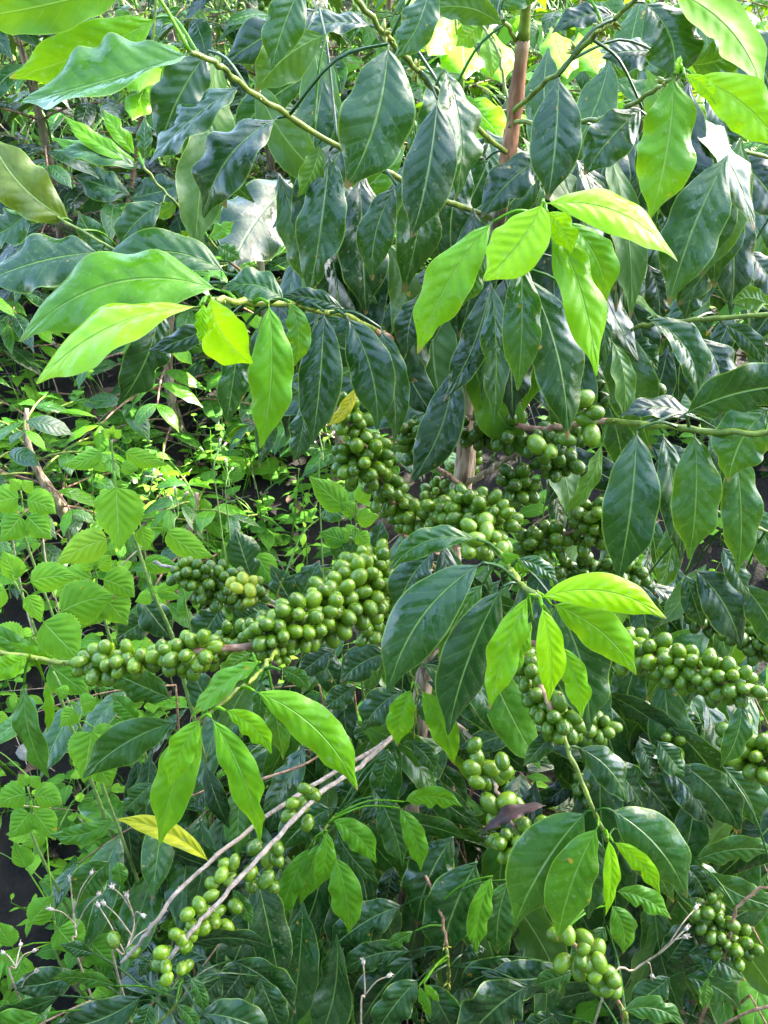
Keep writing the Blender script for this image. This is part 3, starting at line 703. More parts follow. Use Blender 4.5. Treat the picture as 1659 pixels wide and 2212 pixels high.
hl = thing('coffee_shrub', (.30, 2.35, ground_z(.30, 2.35)), 'sunlit pale coffee sapling whose glaring leaves show through the gaps at the top', 'coffee shrub', 'coffee shrubs growing behind')
b, q = branch_px(hl, [(1040, 640, 2.35), (1010, 400, 2.2), (1000, 200, 2.1), (985, 60, 2.05), (980, -40, 2.0)], .008, .003, (tw, gr), tip_green=.5)
F = dict(dt=-.16, arch=.02, fold=8)
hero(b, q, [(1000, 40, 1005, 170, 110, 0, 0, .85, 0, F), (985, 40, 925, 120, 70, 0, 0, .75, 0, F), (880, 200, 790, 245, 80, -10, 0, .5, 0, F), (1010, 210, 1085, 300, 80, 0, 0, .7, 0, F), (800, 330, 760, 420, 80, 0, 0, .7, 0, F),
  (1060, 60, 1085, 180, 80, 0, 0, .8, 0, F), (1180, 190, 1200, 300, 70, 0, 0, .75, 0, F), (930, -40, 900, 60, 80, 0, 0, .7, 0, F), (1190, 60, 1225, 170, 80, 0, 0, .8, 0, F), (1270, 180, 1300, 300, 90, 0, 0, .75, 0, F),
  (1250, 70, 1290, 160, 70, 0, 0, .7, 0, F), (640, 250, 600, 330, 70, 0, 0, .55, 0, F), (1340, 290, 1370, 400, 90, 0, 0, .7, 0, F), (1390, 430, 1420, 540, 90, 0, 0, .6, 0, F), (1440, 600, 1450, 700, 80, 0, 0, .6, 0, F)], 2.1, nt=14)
hl2 = thing('coffee_shrub', (-.72, 2.3, ground_z(-.72, 2.3)), 'sunlit yellowish coffee sapling glowing between the leaves at the upper left', 'coffee shrub', 'coffee shrubs growing behind')
b, q = branch_px(hl2, [(230, 620, 2.3), (280, 420, 2.2), (310, 200, 2.1), (330, 80, 2.05), (340, -40, 2.0)], .008, .003, (tw, gr), tip_green=.5)
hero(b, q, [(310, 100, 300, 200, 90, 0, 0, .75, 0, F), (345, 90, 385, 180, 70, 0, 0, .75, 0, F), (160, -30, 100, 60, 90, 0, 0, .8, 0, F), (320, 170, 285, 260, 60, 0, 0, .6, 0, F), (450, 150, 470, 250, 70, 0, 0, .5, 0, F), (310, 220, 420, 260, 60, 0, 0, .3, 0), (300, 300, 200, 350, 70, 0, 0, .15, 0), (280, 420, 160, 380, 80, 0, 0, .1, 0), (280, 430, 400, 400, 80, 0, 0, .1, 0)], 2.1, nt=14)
# --- neighbouring tree whose two sprays come in at the upper left
bx, by_ = -1.05, 1.95; t2 = thing('coffee_tree', (bx, by_, ground_z(bx, by_)), 'second coffee tree reaching in at the left with two pale green leafy sprays', 'coffee tree', 'coffee trees')
q = [(bx, by_, ground_z(bx, by_)-.02, .014), (bx+.02, by_-.02, ground_z(bx, by_)+.6, .012), (bx+.03, by_-.05, 1.75, .009)]
mb = MB(); tube(mb, spline(q, 8), 8, node=4); build(mb, 'trunk', ba, Vector(q[0][:3]), t2)
b, q = branch_px(t2, [(-180, 420, 1.7), (-60, 370, 1.2), (60, 430, 1.08), (160, 490, 1.04), (270, 550, 1.02)], .003, .0022, gr)
hero(b, q, [
 (156, 478, -25, 285, 125, 26, 12, .30, .0, dict(yel=.12)),
 (218, 545, -40, 612, 150, -14, 18, .09, -.03, dict(fold=22)),
 (68, 445, -40, 515, 100, 14, 8, .25, -.01),
 (250, 548, 168, 455, 62, 10, 5, .14, .04),
 (30, 410, -30, 380, 60, 0, 0, .5, .0),
 (270, 550, 350, 560, 40, 0, 0, .4, .05),
], 1.06)
b, q = branch_px(t2, [(720, 770, 1.6), (600, 640, 1.35), (500, 570, 1.22), (430, 490, 1.16), (370, 430, 1.12), (308, 360, 1.10)], .0026, .0020, (tw, gr), tip_green=.4)
hero(b, q, [
 (300, 352, 138, 250, 50, 10, 20, .58, .0), (292, 348, 112, 297, 54, 8, -20, .52, .01), (306, 366, 116, 325, 66, -14, 25, .30, .0),
 (292, 335, 222, 236, 44, 0, 5, .60, .03), (312, 350, 312, 252, 40, 0, 0, .25, .02), (352, 440, 256, 538, 84, -14, 6, .13, -.02),
 (395, 450, 455, 395, 44, 0, 0, .3, .01), (430, 490, 480, 455, 50, 0, 160, .38, .02), (440, 500, 400, 560, 44, 0, 160, .36, .0),
 (470, 530, 520, 560, 42, 0, 0, .3, .02), (382, 440, 330, 470, 40, 0, 150, .4, .01), (450, 515, 505, 480, 40, 0, 0, .5, .0),
 (640, 385, 498, 585, 150, -18, 0, .05, .30, dict(dt=-.13, arch=.02, fold=6)),
], 1.12)

# --- tree at the right edge
bx, by_ = 1.18, 1.28; t3 = thing('coffee_tree', (bx, by_, ground_z(bx, by_)), 'third coffee tree with hanging blue glossed leaves along the right edge', 'coffee tree', 'coffee trees')
q = [(bx, by_, ground_z(bx, by_)-.02, .014), (bx-.02, by_, ground_z(bx, by_)+.7, .011), (bx-.05, by_-.02, 1.75, .006)]
mb = MB(); tube(mb, spline(q, 8), 8, node=4); build(mb, 'trunk', ba, Vector(q[0][:3]), t3)
b, q = branch_px(t3, [(1950, 520, 1.15), (1800, 380, 1.02), (1660, 340, .98), (1540, 300, .96), (1500, 215, .95)], .003, .002, (tw, gr), tip_green=.4)
hero(b, q, [
 (1520, 205, 1582, 335, 78, 12, 0, .02, .0), (1512, 300, 1532, 575, 104, 18, -8, .04, .0, dict(wave=0.24)), (1565, 400, 1578, 680, 108, 14, 0, .0, .03, dict(wave=0.16)),
 (1585, 340, 1690, 475, 130, 14, 0, .0, .02), (1588, 40, 1690, 265, 120, 10, 0, .04, .05), (1475, 400, 1500, 560, 60, 0, 160, .38, .06),
 (1500, 560, 1480, 692, 76, 4, 0, .04, .04), (1400, 570, 1422, 705, 70, 12, 0, -.05, .0), (1620, 540, 1690, 640, 90, 0, 0, .0, .1), (1600, 250, 1700, 300, 80, 0, 0, .02, .1),
 (1440, 440, 1440, 560, 70, 0, 0, .02, .1),
], .98)
b, q = branch_px(t3, [(1950, 900, 1.2), (1800, 1100, 1.05), (1700, 1150, 1.0), (1600, 1130, 1.0), (1540, 1100, 1.0)], .003, .002, (tw, gr), tip_green=.4)
hero(b, q, [
 (1620, 1090, 1690, 1240, 90, 0, 0, .2, .0), (1500, 1230, 1600, 1400, 110, 18, 0, .04, .05, dict(bump=0) if False else {}), (1480, 1240, 1520, 1360, 66, 0, 0, .06, .06),
 (1600, 1260, 1690, 1420, 90, 14, 0, .1, .04), (1560, 1180, 1620, 1290, 60, 0, 0, .12, .0), (1385, 1260, 1400, 1390, 80, 0, 0, .0, .1),
], 1.02)
BB = Berries(t3)
BB.along(b, [(1600, 1360, 1.15), (1660, 1400, 1.12)], 22, 16, 40, (.2, .45)); BB.along(b, [(1500, 1330, 1.2), (1560, 1340, 1.2)], 14, 15, 34, (.15, .4)); BB.finish(100)

# --- plants filling the lower part: each gets its own stems, sprays and single leaves
def sprigs(root, rows, seed, L=.13, name='foliage'):
    """rows: (px,py,depth, image angle in degrees (0 right, 90 down), toward the viewer, length m, pairs, tint0, tint1, leaf scale)"""
    rr = random.Random(seed); ml, mt = MB(), MB()
    for (px, py, d, an, tv, ln, pr, t0, t1, sc) in rows:
        a = rad(an); dr = RT*math.cos(a) - UP*math.sin(a) - FW*tv; A = P(px, py, d+.10)
        sprig(ml, mt, rr, A, dr, ln*1.15, pr, L*sc*1.28, t0+.03, t1+.10, .45, nt=16, nu=4)
        g0 = WORLD[root.name]; m1 = (A*.75+g0*.25)+Vector((0, 0, -.05)); tube(mt, spline([(*g0, .004), (*m1, .003), (*A, .0017)], 6), 6)
    build(ml, name, M['leaf'], P(rows[0][0], rows[0][1], rows[0][2]), root); build(mt, 'twigs', [M['twig'], M['green']], P(rows[0][0], rows[0][1], rows[0][2]), root)
def on_ground(px, d0):
    p = P(px, 1900, d0); return Vector((p.x, p.y, ground_z(p.x, p.y)-.02))
RIDGE = .42
ys = thing('young_coffee_plant', on_ground(850, 1.42), 'young coffee plant with shiny fresh green leaves below the main trunk', 'coffee plant', 'young coffee plants')
b, q = branch_px(ys, [(840, 1930, 1.42), (800, 1820, 1.28), (770, 1745, 1.2), (720, 1765, 1.12), (700, 1800, 1.10)], .003, .0018, gr)
hero(b, q, [
 (716, 1745, 608, 1835, 108, -10, 6, .10, .05), (717, 1771, 812, 1864, 64, 14, 4, .56, .0), (706, 1795, 684, 1922, 50, 8, 0, .56, -.02),
 (668, 1830, 602, 1992, 60, -6, 0, .50, .02), (725, 1850, 754, 2018, 80, 8, 0, .50, -.02), (688, 1820, 648, 1955, 56, 0, 0, .52, .02),
 (815, 1720, 869, 1872, 76, 10, 0, .22, .02), (862, 1745, 909, 1882, 54, 12, 0, .56, -.01), (872, 1732, 998, 1742, 58, 16, 5, .52, -.01),
 (724, 1790, 820, 1910, 66, -10, 0, .18, .05), (840, 1618, 822, 1702, 58, 0, 0, .22, .02), (880, 1600, 942, 1672, 52, 10, 0, .12, .04),
 (800, 1600, 770, 1560, 50, 0, 0, .1, .1), (905, 1690, 960, 1720, 60, 0, 0, .08, .1), (780, 1720, 720, 1700, 50, 0, 0, .1, .1),
 (760, 1640, 690, 1600, 60, 0, 0, .1, .12),
], 1.10)
b, q = branch_px(ys, [(850, 1900, 1.42), (880, 1700, 1.25), (895, 1560, 1.14), (898, 1490, 1.10), (880, 1440, 1.08)], .003, .0018, gr)
hero(b, q, [
 (889, 1488, 858, 1612, 68, -8, 6, .68, -.02), (908, 1490, 981, 1652, 70, 12, 4, .66, -.02), (872, 1490, 782, 1580, 84, -12, 6, .10, .03), (900, 1500, 950, 1560, 60, 0, 0, .12, .05),
 (840, 1410, 735, 1475, 88, -12, 4, .03, .06, dict(wave=0.11, bite=.4)), (770, 1480, 700, 1530, 60, 0, 0, .05, .10), (720, 1400, 640, 1460, 60, 0, 0, .06, .12),
], 1.10)
sprigs(ys, [(760, 1700, 1.3, 60, .1, .16, 3, .0, .2, .9), (640, 1750, 1.25, 120, .1, .16, 3, .0, .2, .9), (900, 1640, 1.3, 60, .2, .16, 3, .0, .2, .9), (600, 1640, 1.3, 150, .1, .18, 3, .05, .25, .8),
            (980, 1700, 1.3, 80, .1, .2, 3, -.02, .15, .9), (860, 1900, 1.35, 100, .1, .18, 3, -.05, .12, .9), (720, 1620, 1.35, 200, 0, .14, 3, 0, .2, .8), (1050, 1600, 1.35, 40, .1, .2, 3, -.02, .15, .9),
            (690, 1480, 1.35, 180, 0, .2, 3, .0, .2, .9), (760, 1440, 1.35, 120, 0, .2, 3, .0, .15, .9)], 31)

dk = thing('coffee_shrub', on_ground(1000, 1.38), 'dark broad leaved coffee shrub at the bottom middle with ridged leaves and flower buds', 'coffee shrub', 'coffee shrubs at the foot')
b, q = branch_px(dk, [(960, 2230, 1.3), (960, 2180, 1.2), (970, 2120, 1.14), (965, 2050, 1.12), (950, 1970, 1.12), (905, 1850, 1.15)], .003, .0022, (gr, tw), tip_green=.6)
hero(b, q, [
 (980, 1808, 900, 2002, 112, -16, 0, .04, .02, dict(fold=6)), (1032, 1862, 952, 2085, 130, -14, 0, .10, .0, dict(fold=6)), (1064, 1892, 1030, 2062, 60, -12, 0, .50, -.04),
 (872, 1955, 708, 2058, 92, -14, 0, .04, .02), (890, 2055, 730, 2105, 70, -18, 0, .02, .0), (895, 2068, 770, 2230, 120, -12, 0, .02, .0),
 (905, 2115, 810, 2240, 90, -8, 0, .14, -.03), (915, 2125, 985, 2250, 84, 8, 0, .08, -.02), (905, 2130, 930, 2200, 28, 0, 0, .5, -.04), (915, 2125, 950, 2165, 24, 0, 0, .6, -.04),
 (1120, 2090, 990, 2140, 90, -12, 0, .0, .0), (905, 2010, 955, 2000, 26, 6, 0, .08, .0), (895, 2012, 835, 2045, 36, 0, 0, .3, -.02), (1000, 2060, 1050, 2050, 34, 0, 0, .08, .02),
 (1140, 2130, 1000, 2260, 150, -14, 0, .0, -.04, dict(wave=0.27)), (850, 1870, 830, 1965, 60, 0, 0, .0, .05), (1100, 1900, 1075, 2060, 96, -10, 0, .20, -.02), (1230, 2090, 1040, 2100, 90, 20, 0, .02, -.02),
], 1.12)
sprigs(dk, [(880, 1950, 1.3, 90, .1, .2, 3, -.06, .1, 1), (1050, 1950, 1.35, 80, .1, .2, 3, -.06, .1, 1), (700, 2080, 1.4, 100, 0, .2, 3, -.06, .1, 1), (1180, 2050, 1.3, 100, .1, .2, 3, -.05, .1, 1),
            (800, 2130, 1.35, 120, .1, .2, 3, -.05, .1, 1), (1100, 2150, 1.3, 90, .1, .2, 3, -.05, .12, 1), (980, 2000, 1.4, 60, 0, .2, 3, -.05, .1, 1)], 32)
for r in ((960, 2045, 1.12), (968, 2120, 1.14)):
    mb = MB(); c = P(*r)
    for _ in range(8):
        a = Vector((R.gauss(0, 1), R.gauss(0, 1), R.gauss(0, .8))).normalized(); e = c+a*R.uniform(.006, .012)
        tube(mb, [(*(c+a*.002), .0011), (*((c+e)/2), .0013), (*e, .0006)], 5)
    build(mb, 'flower_bud', M['bud'], c, dk)

lr = thing('coffee_shrub', on_ground(1500, 1.4), 'dense coffee shrub at the lower right with ribbed dark leaves and green berries', 'coffee shrub', 'coffee shrubs at the foot')
b, q = branch_px(lr, [(1330, 2320, 1.05), (1350, 2200, .97), (1310, 2130, .95), (1260, 2065, .96), (1215, 2005, .98)], .0035, .0026, (gr, tw), tip_green=.35)
hero(b, q, [
 (1330, 1925, 1450, 1985, 56, 14, 0, .40, .06), (1320, 1955, 1346, 2060, 66, 14, 0, .42, .05), (1345, 2185, 1478, 2215, 62, 22, 0, .26, -.04, dict(yel=.0)), (1240, 2100, 1150, 2130, 60, 0, 0, .2, .08),
 (1310, 2000, 1230, 2090, 80, 0, 0, .2, .10), (1200, 2190, 1130, 2230, 60, 0, 0, .05, .05), (1330, 2230, 1240, 2250, 50, 0, 0, .1, .0),
], .98)
LB = Berries(lr)
LB.at(b, [(1215, 2080), (1228, 2020), (1262, 2045), (1290, 2050), (1255, 2075), (1275, 2085), (1250, 2095), (1295, 2080), (1285, 2105), (1315, 2100), (1325, 2115), (1300, 2120), (1310, 2135), (1290, 2135), (1330, 2140), (1262, 2025), (1200, 2020)], .94, 16.5, (.42, .64))
b, q = branch_px(lr, [(1480, 2300, 1.3), (1560, 2080, 1.15), (1600, 1950, 1.12), (1700, 1900, 1.1)], .003, .002, tw)
LB.along(b, [(1530, 1960, 1.14), (1560, 2010, 1.14), (1610, 2060, 1.14)], 30, 15, 44, (.25, .48))
hero(b, q, [
 (1300, 1640, 1400, 1770, 90, 14, 0, .04, .02, {}), (1420, 1650, 1540, 1790, 96, 18, 0, .02, .0), (1470, 1650, 1600, 1800, 100, 18, 0, .06, .0), (1340, 1650, 1470, 1800, 96, 14, 0, .02, .05),
 (1560, 1655, 1640, 1790, 90, 14, 0, .14, .0), (1400, 1540, 1520, 1580, 70, 12, 0, .10, .05), (1520, 1560, 1400, 1610, 80, 10, 0, .16, .05), (1380, 1590, 1420, 1690, 60, 0, 0, .05, -.02), (1420, 1600, 1480, 1680, 66, 0, 0, .18, -.02),
 (1500, 1860, 1680, 1840, 76, 16, 0, .24, .0), (1520, 1880, 1680, 1960, 80, -12, 0, .24, .0), (1480, 1870, 1530, 1960, 76, 10, 0, .05, .02), (1440, 2080, 1500, 1990, 80, 0, 0, .08, .03), (1480, 2060, 1610, 2120, 76, 16, 0, .12, .0),
 (1480, 2110, 1600, 2180, 80, 14, 0, .22, .0), (1450, 2110, 1360, 2180, 70, 0, 0, .16, .0), (1530, 2110, 1520, 2180, 40, 0, 150, .4, -.03), (1630, 1590, 1700, 1700, 60, 0, 0, .3, .05),
], 1.15)
LB.along(b, [(1600, 1600, .98), (1640, 1650, .96), (1650, 1620, .96)], 40, 18, 44, (.42, .62))
LB.along(b, [(1450, 1590, 1.2), (1470, 1615, 1.2)], 14, 15, 30, (.35, .55)); LB.along(b, [(1280, 1570, 1.1), (1310, 1580, 1.1)], 12, 15, 30, (.35, .55)); LB.along(b, [(1260, 1690, 1.2), (1280, 1720, 1.2)], 12, 14, 34, (.1, .3))
sprigs(lr, [(1330, 1420, 1.3, 60, .1, .24, 4, .02, .2, 1), (1480, 1380, 1.3, 50, .1, .24, 4, .02, .2, 1), (1580, 1420, 1.25, 60, .1, .22, 4, .04, .25, 1), (1300, 1560, 1.3, 45, .1, .24, 4, .0, .2, 1), (1440, 1520, 1.3, 40, .1, .24, 4, .0, .2, 1),
            (1560, 1700, 1.25, 60, .1, .24, 4, .05, .3, 1), (1380, 1720, 1.35, 80, .1, .22, 4, .0, .15, 1), (1480, 1900, 1.3, 80, .1, .22, 4, .05, .25, 1), (1600, 1960, 1.2, 60, .1, .22, 4, .1, .35, .9), (1400, 2050, 1.25, 80, .1, .22, 3, .02, .2, 1),
            (1540, 2120, 1.15, 80, .1, .2, 3, .1, .3, .9), (1250, 1900, 1.35, 90, .1, .2, 3, -.03, .12, 1), (1230, 1720, 1.4, 90, .1, .2, 3, -.03, .12, 1), (1640, 1780, 1.3, 60, 0, .2, 4, .2, .5, .9), (1340, 2180, 1.2, 60, .1, .18, 3, .0, .2, 1),
            (1620, 2150, 1.1, 60, .1, .2, 3, .1, .35, .9), (1430, 2180, 1.1, 100, .1, .18, 3, .05, .25, .9)], 33)
LB.finish(100)

bl = thing('coffee_shrub', on_ground(330, 1.35), 'coffee shrub in the bottom left corner with flat spreading leaves on green twigs', 'coffee shrub', 'coffee shrubs at the foot')
b, q = branch_px(bl, [(420, 2330, 1.2), (330, 2240, 1.06), (380, 2170, 1.02), (395, 2110, 1.0)], .003, .002, gr)
hero(b, q, [
 (308, 2150, 98, 2225, 96, 18, 0, .04, .0), (250, 2130, 105, 2115, 52, -10, 0, .32, .0), (205, 2060, 130, 2040, 40, 0, 0, .12, .03), (280, 2060, 240, 1985, 46, 0, 0, .06, .03), (370, 2140, 330, 2120, 26, 0, 0, .25, -.02),
 (325, 2165, 300, 2250, 60, 0, 0, .12, -.02), (380, 2170, 430, 2230, 36, 6, 0, .3, -.03), (410, 2110, 440, 2190, 34, 8, 0, .25, -.03), (430, 2190, 590, 2240, 90, 14, 0, .06, -.02), (130, 2150, -30, 2190, 60, 10, 0, .08, .0),
 (90, 2190, -60, 2230, 90, 10, 0, .38, -.02), (170, 2100, 20, 2130, 80, 10, 0, .02, .05), (330, 2060, 300, 2110, 40, 0, 0, .05, .03), (540, 2075, 480, 2160, 90, 0, 0, .0, .1), (500, 2075, 638, 2190, 96, 18, 0, .0, .06),
 (560, 2110, 610, 2230, 80, 0, 0, .02, .04), (480, 2110, 420, 2170, 70, 0, 0, .03, .06), (240, 1860, 168, 1955, 88, -12, 0, .20, .10), (245, 1770, 105, 1803, 52, 16, 0, .40, .12), (255, 1860, 262, 1915, 40, 0, 0, .4, .08),
 (380, 1560, 180, 1680, 104, -18, 0, .26, .08), (370, 1510, 215, 1440, 100, 0, 0, .20, .12), (300, 1560, 240, 1500, 50, 0, 0, .4, .1), (470, 1560, 410, 1440, 70, 0, 0, .08, .14), (330, 1690, 265, 1755, 60, 0, 0, .22, .12),
], 1.0)
sprigs(bl, [(520, 1980, 1.2, 130, .1, .2, 3, -.05, .1, 1), (560, 1900, 1.25, 110, .1, .2, 3, -.05, .1, 1), (420, 2080, 1.2, 140, .1, .18, 3, -.04, .12, 1), (580, 2060, 1.25, 80, .1, .2, 3, -.06, .08, 1.05), (200, 2160, 1.1, 160, .1, .18, 3, .05, .25, .8),
            (560, 1700, 1.3, 150, .1, .22, 4, .02, .2, 1), (430, 1860, 1.25, 110, .1, .18, 3, .0, .15, .9), (460, 1700, 1.25, 160, .1, .2, 3, .05, .25, .9), (640, 1960, 1.3, 90, 0, .2, 3, -.06, .05, 1), (380, 1480, 1.3, 180, .1, .2, 3, .08, .25, .9)], 34)

ms = thing('coffee_seedling', on_ground(640, 1.6), 'broad leaved coffee seedling standing behind the berry rope with upright ribbed leaves', 'coffee seedling', 'young coffee plants')
b, q = branch_px(ms, [(640, 1500, 1.5), (610, 1400, 1.35), (600, 1300, 1.3), (610, 1250, 1.28)], .003, .002, gr)
hero(b, q, [
 (545, 1255, 508, 1142, 78, 0, 0, .16, .0, dict(fold=8, wave=0.08)), (640, 1320, 585, 1220, 66, 0, 0, .04, .03), (640, 1310, 690, 1210, 70, 0, 0, .12, .03), (720, 1320, 670, 1230, 60, 0, 0, .1, .04), (770, 1240, 720, 1140, 66, 0, 0, .18, .05),
 (800, 1240, 825, 1120, 60, 0, 0, .06, .08), (690, 1120, 760, 1090, 50, 0, 0, .3, .12), (480, 1310, 420, 1400, 90, 0, 0, .05, .05), (300, 1290, 370, 1380, 80, 0, 0, .1, .1), (330, 1330, 250, 1380, 70, 0, 0, .12, .1), (560, 1320, 500, 1350, 70, 0, 0, .08, .06),
], 1.28)

RIDGE = .5
# ================================================================== WEEDS
def weed(label, stem, rows, d, group='hairy light green weeds at the left'):
    p = P(*stem[-1]); g0 = Vector((p.x+.03, p.y+.05, ground_z(p.x+.03, p.y+.05)-.02))
    root = thing('weed', g0, label, 'weed', group)
    sp = spline([(*P(*s), .0014+.0003*i) for i, s in enumerate(stem)] + [(*g0, .0032)], 6)
    mb = MB(); tube(mb, sp, 7, node=6); build(mb, 'stem', M['hairstem'], Vector(sp[0][:3]), root)
    for (bx, by, tx, ty, w, bu, ro, ti, *ex) in rows:
        dd_ = d+(ex[0] if ex else 0); mb = MB(); yl = ex[1] if len(ex) > 1 else 0
        Bp = leaf_px(mb, bx, by, tx, ty, w, dd_, bu, ro, ti, yel=yl, prof=prof_ovate, serr=.045, nt=30, nu=4, wave=.08, fold=8, arch=.03*w*d/FPX*2)
        A = Vector(sp[nearest(sp, Bp)][:3])
        if .003 < (A-Bp).length < .2: tube(mb, [(*A, .0012), (*((A+Bp)/2+Vector((0, 0, .006))), .0011), (*Bp, .0009)], 5, (.7, .5, 0))
        build(mb, 'leaf', M['herb'], Bp, root)
    return root
weed('tall hairy weed with saw toothed bright green leaves and a yellow green top', [(240, 950, 1.12), (245, 1000, 1.13), (252, 1060, 1.14), (290, 1160, 1.15), (330, 1280, 1.18), (370, 1370, 1.24), (400, 1480, 1.3)], [
 (226, 972, 134, 1005, 46, 6, 10, .55), (262, 972, 362, 1003, 44, -6, 10, .52), (250, 1038, 258, 1188, 116, 0, 0, .62, -.04), (244, 1160, 120, 1220, 78, -8, 4, .72, -.02, .12), (352, 1140, 462, 1204, 62, -8, 0, .60, .03),
 (305, 1135, 318, 1190, 46, 0, 0, .55, .0), (240, 945, 225, 925, 22, 0, 0, .9, -.01), (245, 945, 262, 928, 22, 0, 0, .85, -.01), (230, 1000, 200, 1015, 30, 0, 0, .6), (256, 1005, 300, 1015, 34, 0, 0, .6),
 (330, 1285, 292, 1300, 34, 0, 0, .7), (334, 1280, 385, 1262, 30, 0, 0, .6), (335, 1280, 392, 1292, 26, 0, 0, .55), (300, 1215, 390, 1225, 44, 0, 0, .5, .04), (240, 940, 245, 918, 14, 0, 0, .95, -.01)], 1.13)
weed('weed at the left edge with broad heart shaped saw toothed leaves', [(30, 1255, 1.1), (55, 1300, 1.11), (75, 1360, 1.12), (110, 1440, 1.16), (150, 1560, 1.24)], [
 (55, 1262, 168, 1248, 70, 10, 0, .62), (40, 1255, 5, 1190, 56, 0, 0, .66), (20, 1270, -60, 1310, 60, 0, 0, .6), (58, 1280, 88, 1345, 48, 0, 0, .7, -.01), (86, 1335, 172, 1425, 112, 0, 0, .55, .0), (120, 1330, 250, 1290, 104, 12, 0, .45, .05),
 (60, 1390, -40, 1370, 80, 0, 0, .58), (72, 1370, 30, 1450, 90, 0, 0, .5, .04), (100, 1430, 190, 1500, 100, 0, 0, .4, .05), (30, 1250, 45, 1215, 26, 0, 0, .8)], 1.11)
weed('weed below the berry rope at the left with round toothed insect marked leaves', [(115, 1450, 1.12), (150, 1520, 1.13), (185, 1600, 1.16), (215, 1680, 1.22)], [
 (200, 1570, 180, 1690, 108, 0, 0, .50), (165, 1530, 130, 1570, 46, 0, 0, .55), (170, 1525, 210, 1510, 46, 0, 0, .55), (190, 1610, 270, 1590, 80, 0, 0, .45, .03), (205, 1640, 240, 1700, 70, 0, 0, .45, .03), (150, 1500, 118, 1490, 34, 0, 0, .6)], 1.12)
weed('low round leaved weed near the bottom left dry stalks', [(115, 1960, 1.25), (120, 2010, 1.28), (130, 2080, 1.32)], [
 (60, 2000, 115, 1935, 60, 0, 0, .40), (120, 2000, 175, 2060, 90, 0, 0, .42), (190, 2030, 250, 2090, 84, 0, 0, .38, .04), (30, 2050, -10, 1990, 50, 0, 0, .4), (50, 2070, 20, 2140, 60, 0, 0, .4), (60, 1880, 30, 1820, 50, 0, 0, .5, .05), (100, 1800, 45, 1830, 40, 0, 0, .55, .03)], 1.26)
weed('pale saw toothed weed sprouting just left of the berry covered middle branches', [(770, 1130, 1.3), (765, 1170, 1.31), (760, 1230, 1.34)], [
 (755, 1105, 668, 1030, 66, 0, 0, .42), (770, 1090, 800, 1040, 40, 0, 0, .5), (765, 1120, 820, 1115, 46, 0, 0, .62), (760, 1150, 715, 1165, 36, 0, 0, .55), (770, 1150, 800, 1180, 40, 0, 0, .6), (750, 1170, 690, 1150, 50, 0, 0, .35), (770, 1110, 735, 1085, 40, 0, 0, .55)], 1.3)
weed('small smooth light green weed under the low dark bush', [(445, 1105, 1.75), (448, 1150, 1.77), (455, 1200, 1.8)], [
 (440, 1120, 405, 1100, 34, 0, 0, .5), (445, 1110, 440, 1075, 30, 0, 0, .6), (452, 1115, 478, 1165, 40, 0, 0, .55), (452, 1110, 510, 1125, 40, 0, 0, .5), (550, 1190, 598, 1270, 60, 0, 0, .5), (520, 1240, 480, 1170, 56, 0, 0, .42)], 1.75)

weed('soft light green weed between the left edge and the second berry rope', [(205, 1235, 1.2), (215, 1290, 1.22), (235, 1370, 1.26)], [
 (210, 1245, 120, 1290, 84, -8, 0, .60), (215, 1250, 290, 1290, 80, 8, 0, .56), (212, 1270, 170, 1360, 90, 0, 0, .52), (220, 1280, 275, 1350, 84, 0, 0, .55), (205, 1232, 175, 1205, 44, 0, 0, .7), (208, 1230, 240, 1200, 44, 0, 0, .7), (206, 1228, 203, 1195, 22, 0, 0, .8)], 1.2)
weed('soft pale weed rising at the left edge above the heart shaped leaves', [(45, 1060, 1.35), (50, 1110, 1.37), (60, 1180, 1.4)], [
 (48, 1075, -30, 1100, 70, -8, 0, .58), (50, 1080, 120, 1110, 66, 8, 0, .55), (50, 1110, 0, 1170, 70, 0, 0, .5), (54, 1110, 110, 1165, 66, 0, 0, .52), (45, 1060, 20, 1035, 34, 0, 0, .7), (46, 1060, 72, 1040, 34, 0, 0, .68)], 1.35)
weed('leafy weed at the lower left edge above the dry stalks', [(60, 1700, 1.2), (70, 1750, 1.22), (80, 1830, 1.26)], [
 (64, 1715, -10, 1745, 66, -8, 0, .5), (66, 1720, 135, 1740, 62, 8, 0, .48), (68, 1750, 20, 1810, 66, 0, 0, .45), (72, 1750, 120, 1815, 62, 0, 0, .45), (60, 1700, 40, 1672, 34, 0, 0, .6), (62, 1700, 88, 1678, 32, 0, 0, .6)], 1.2)
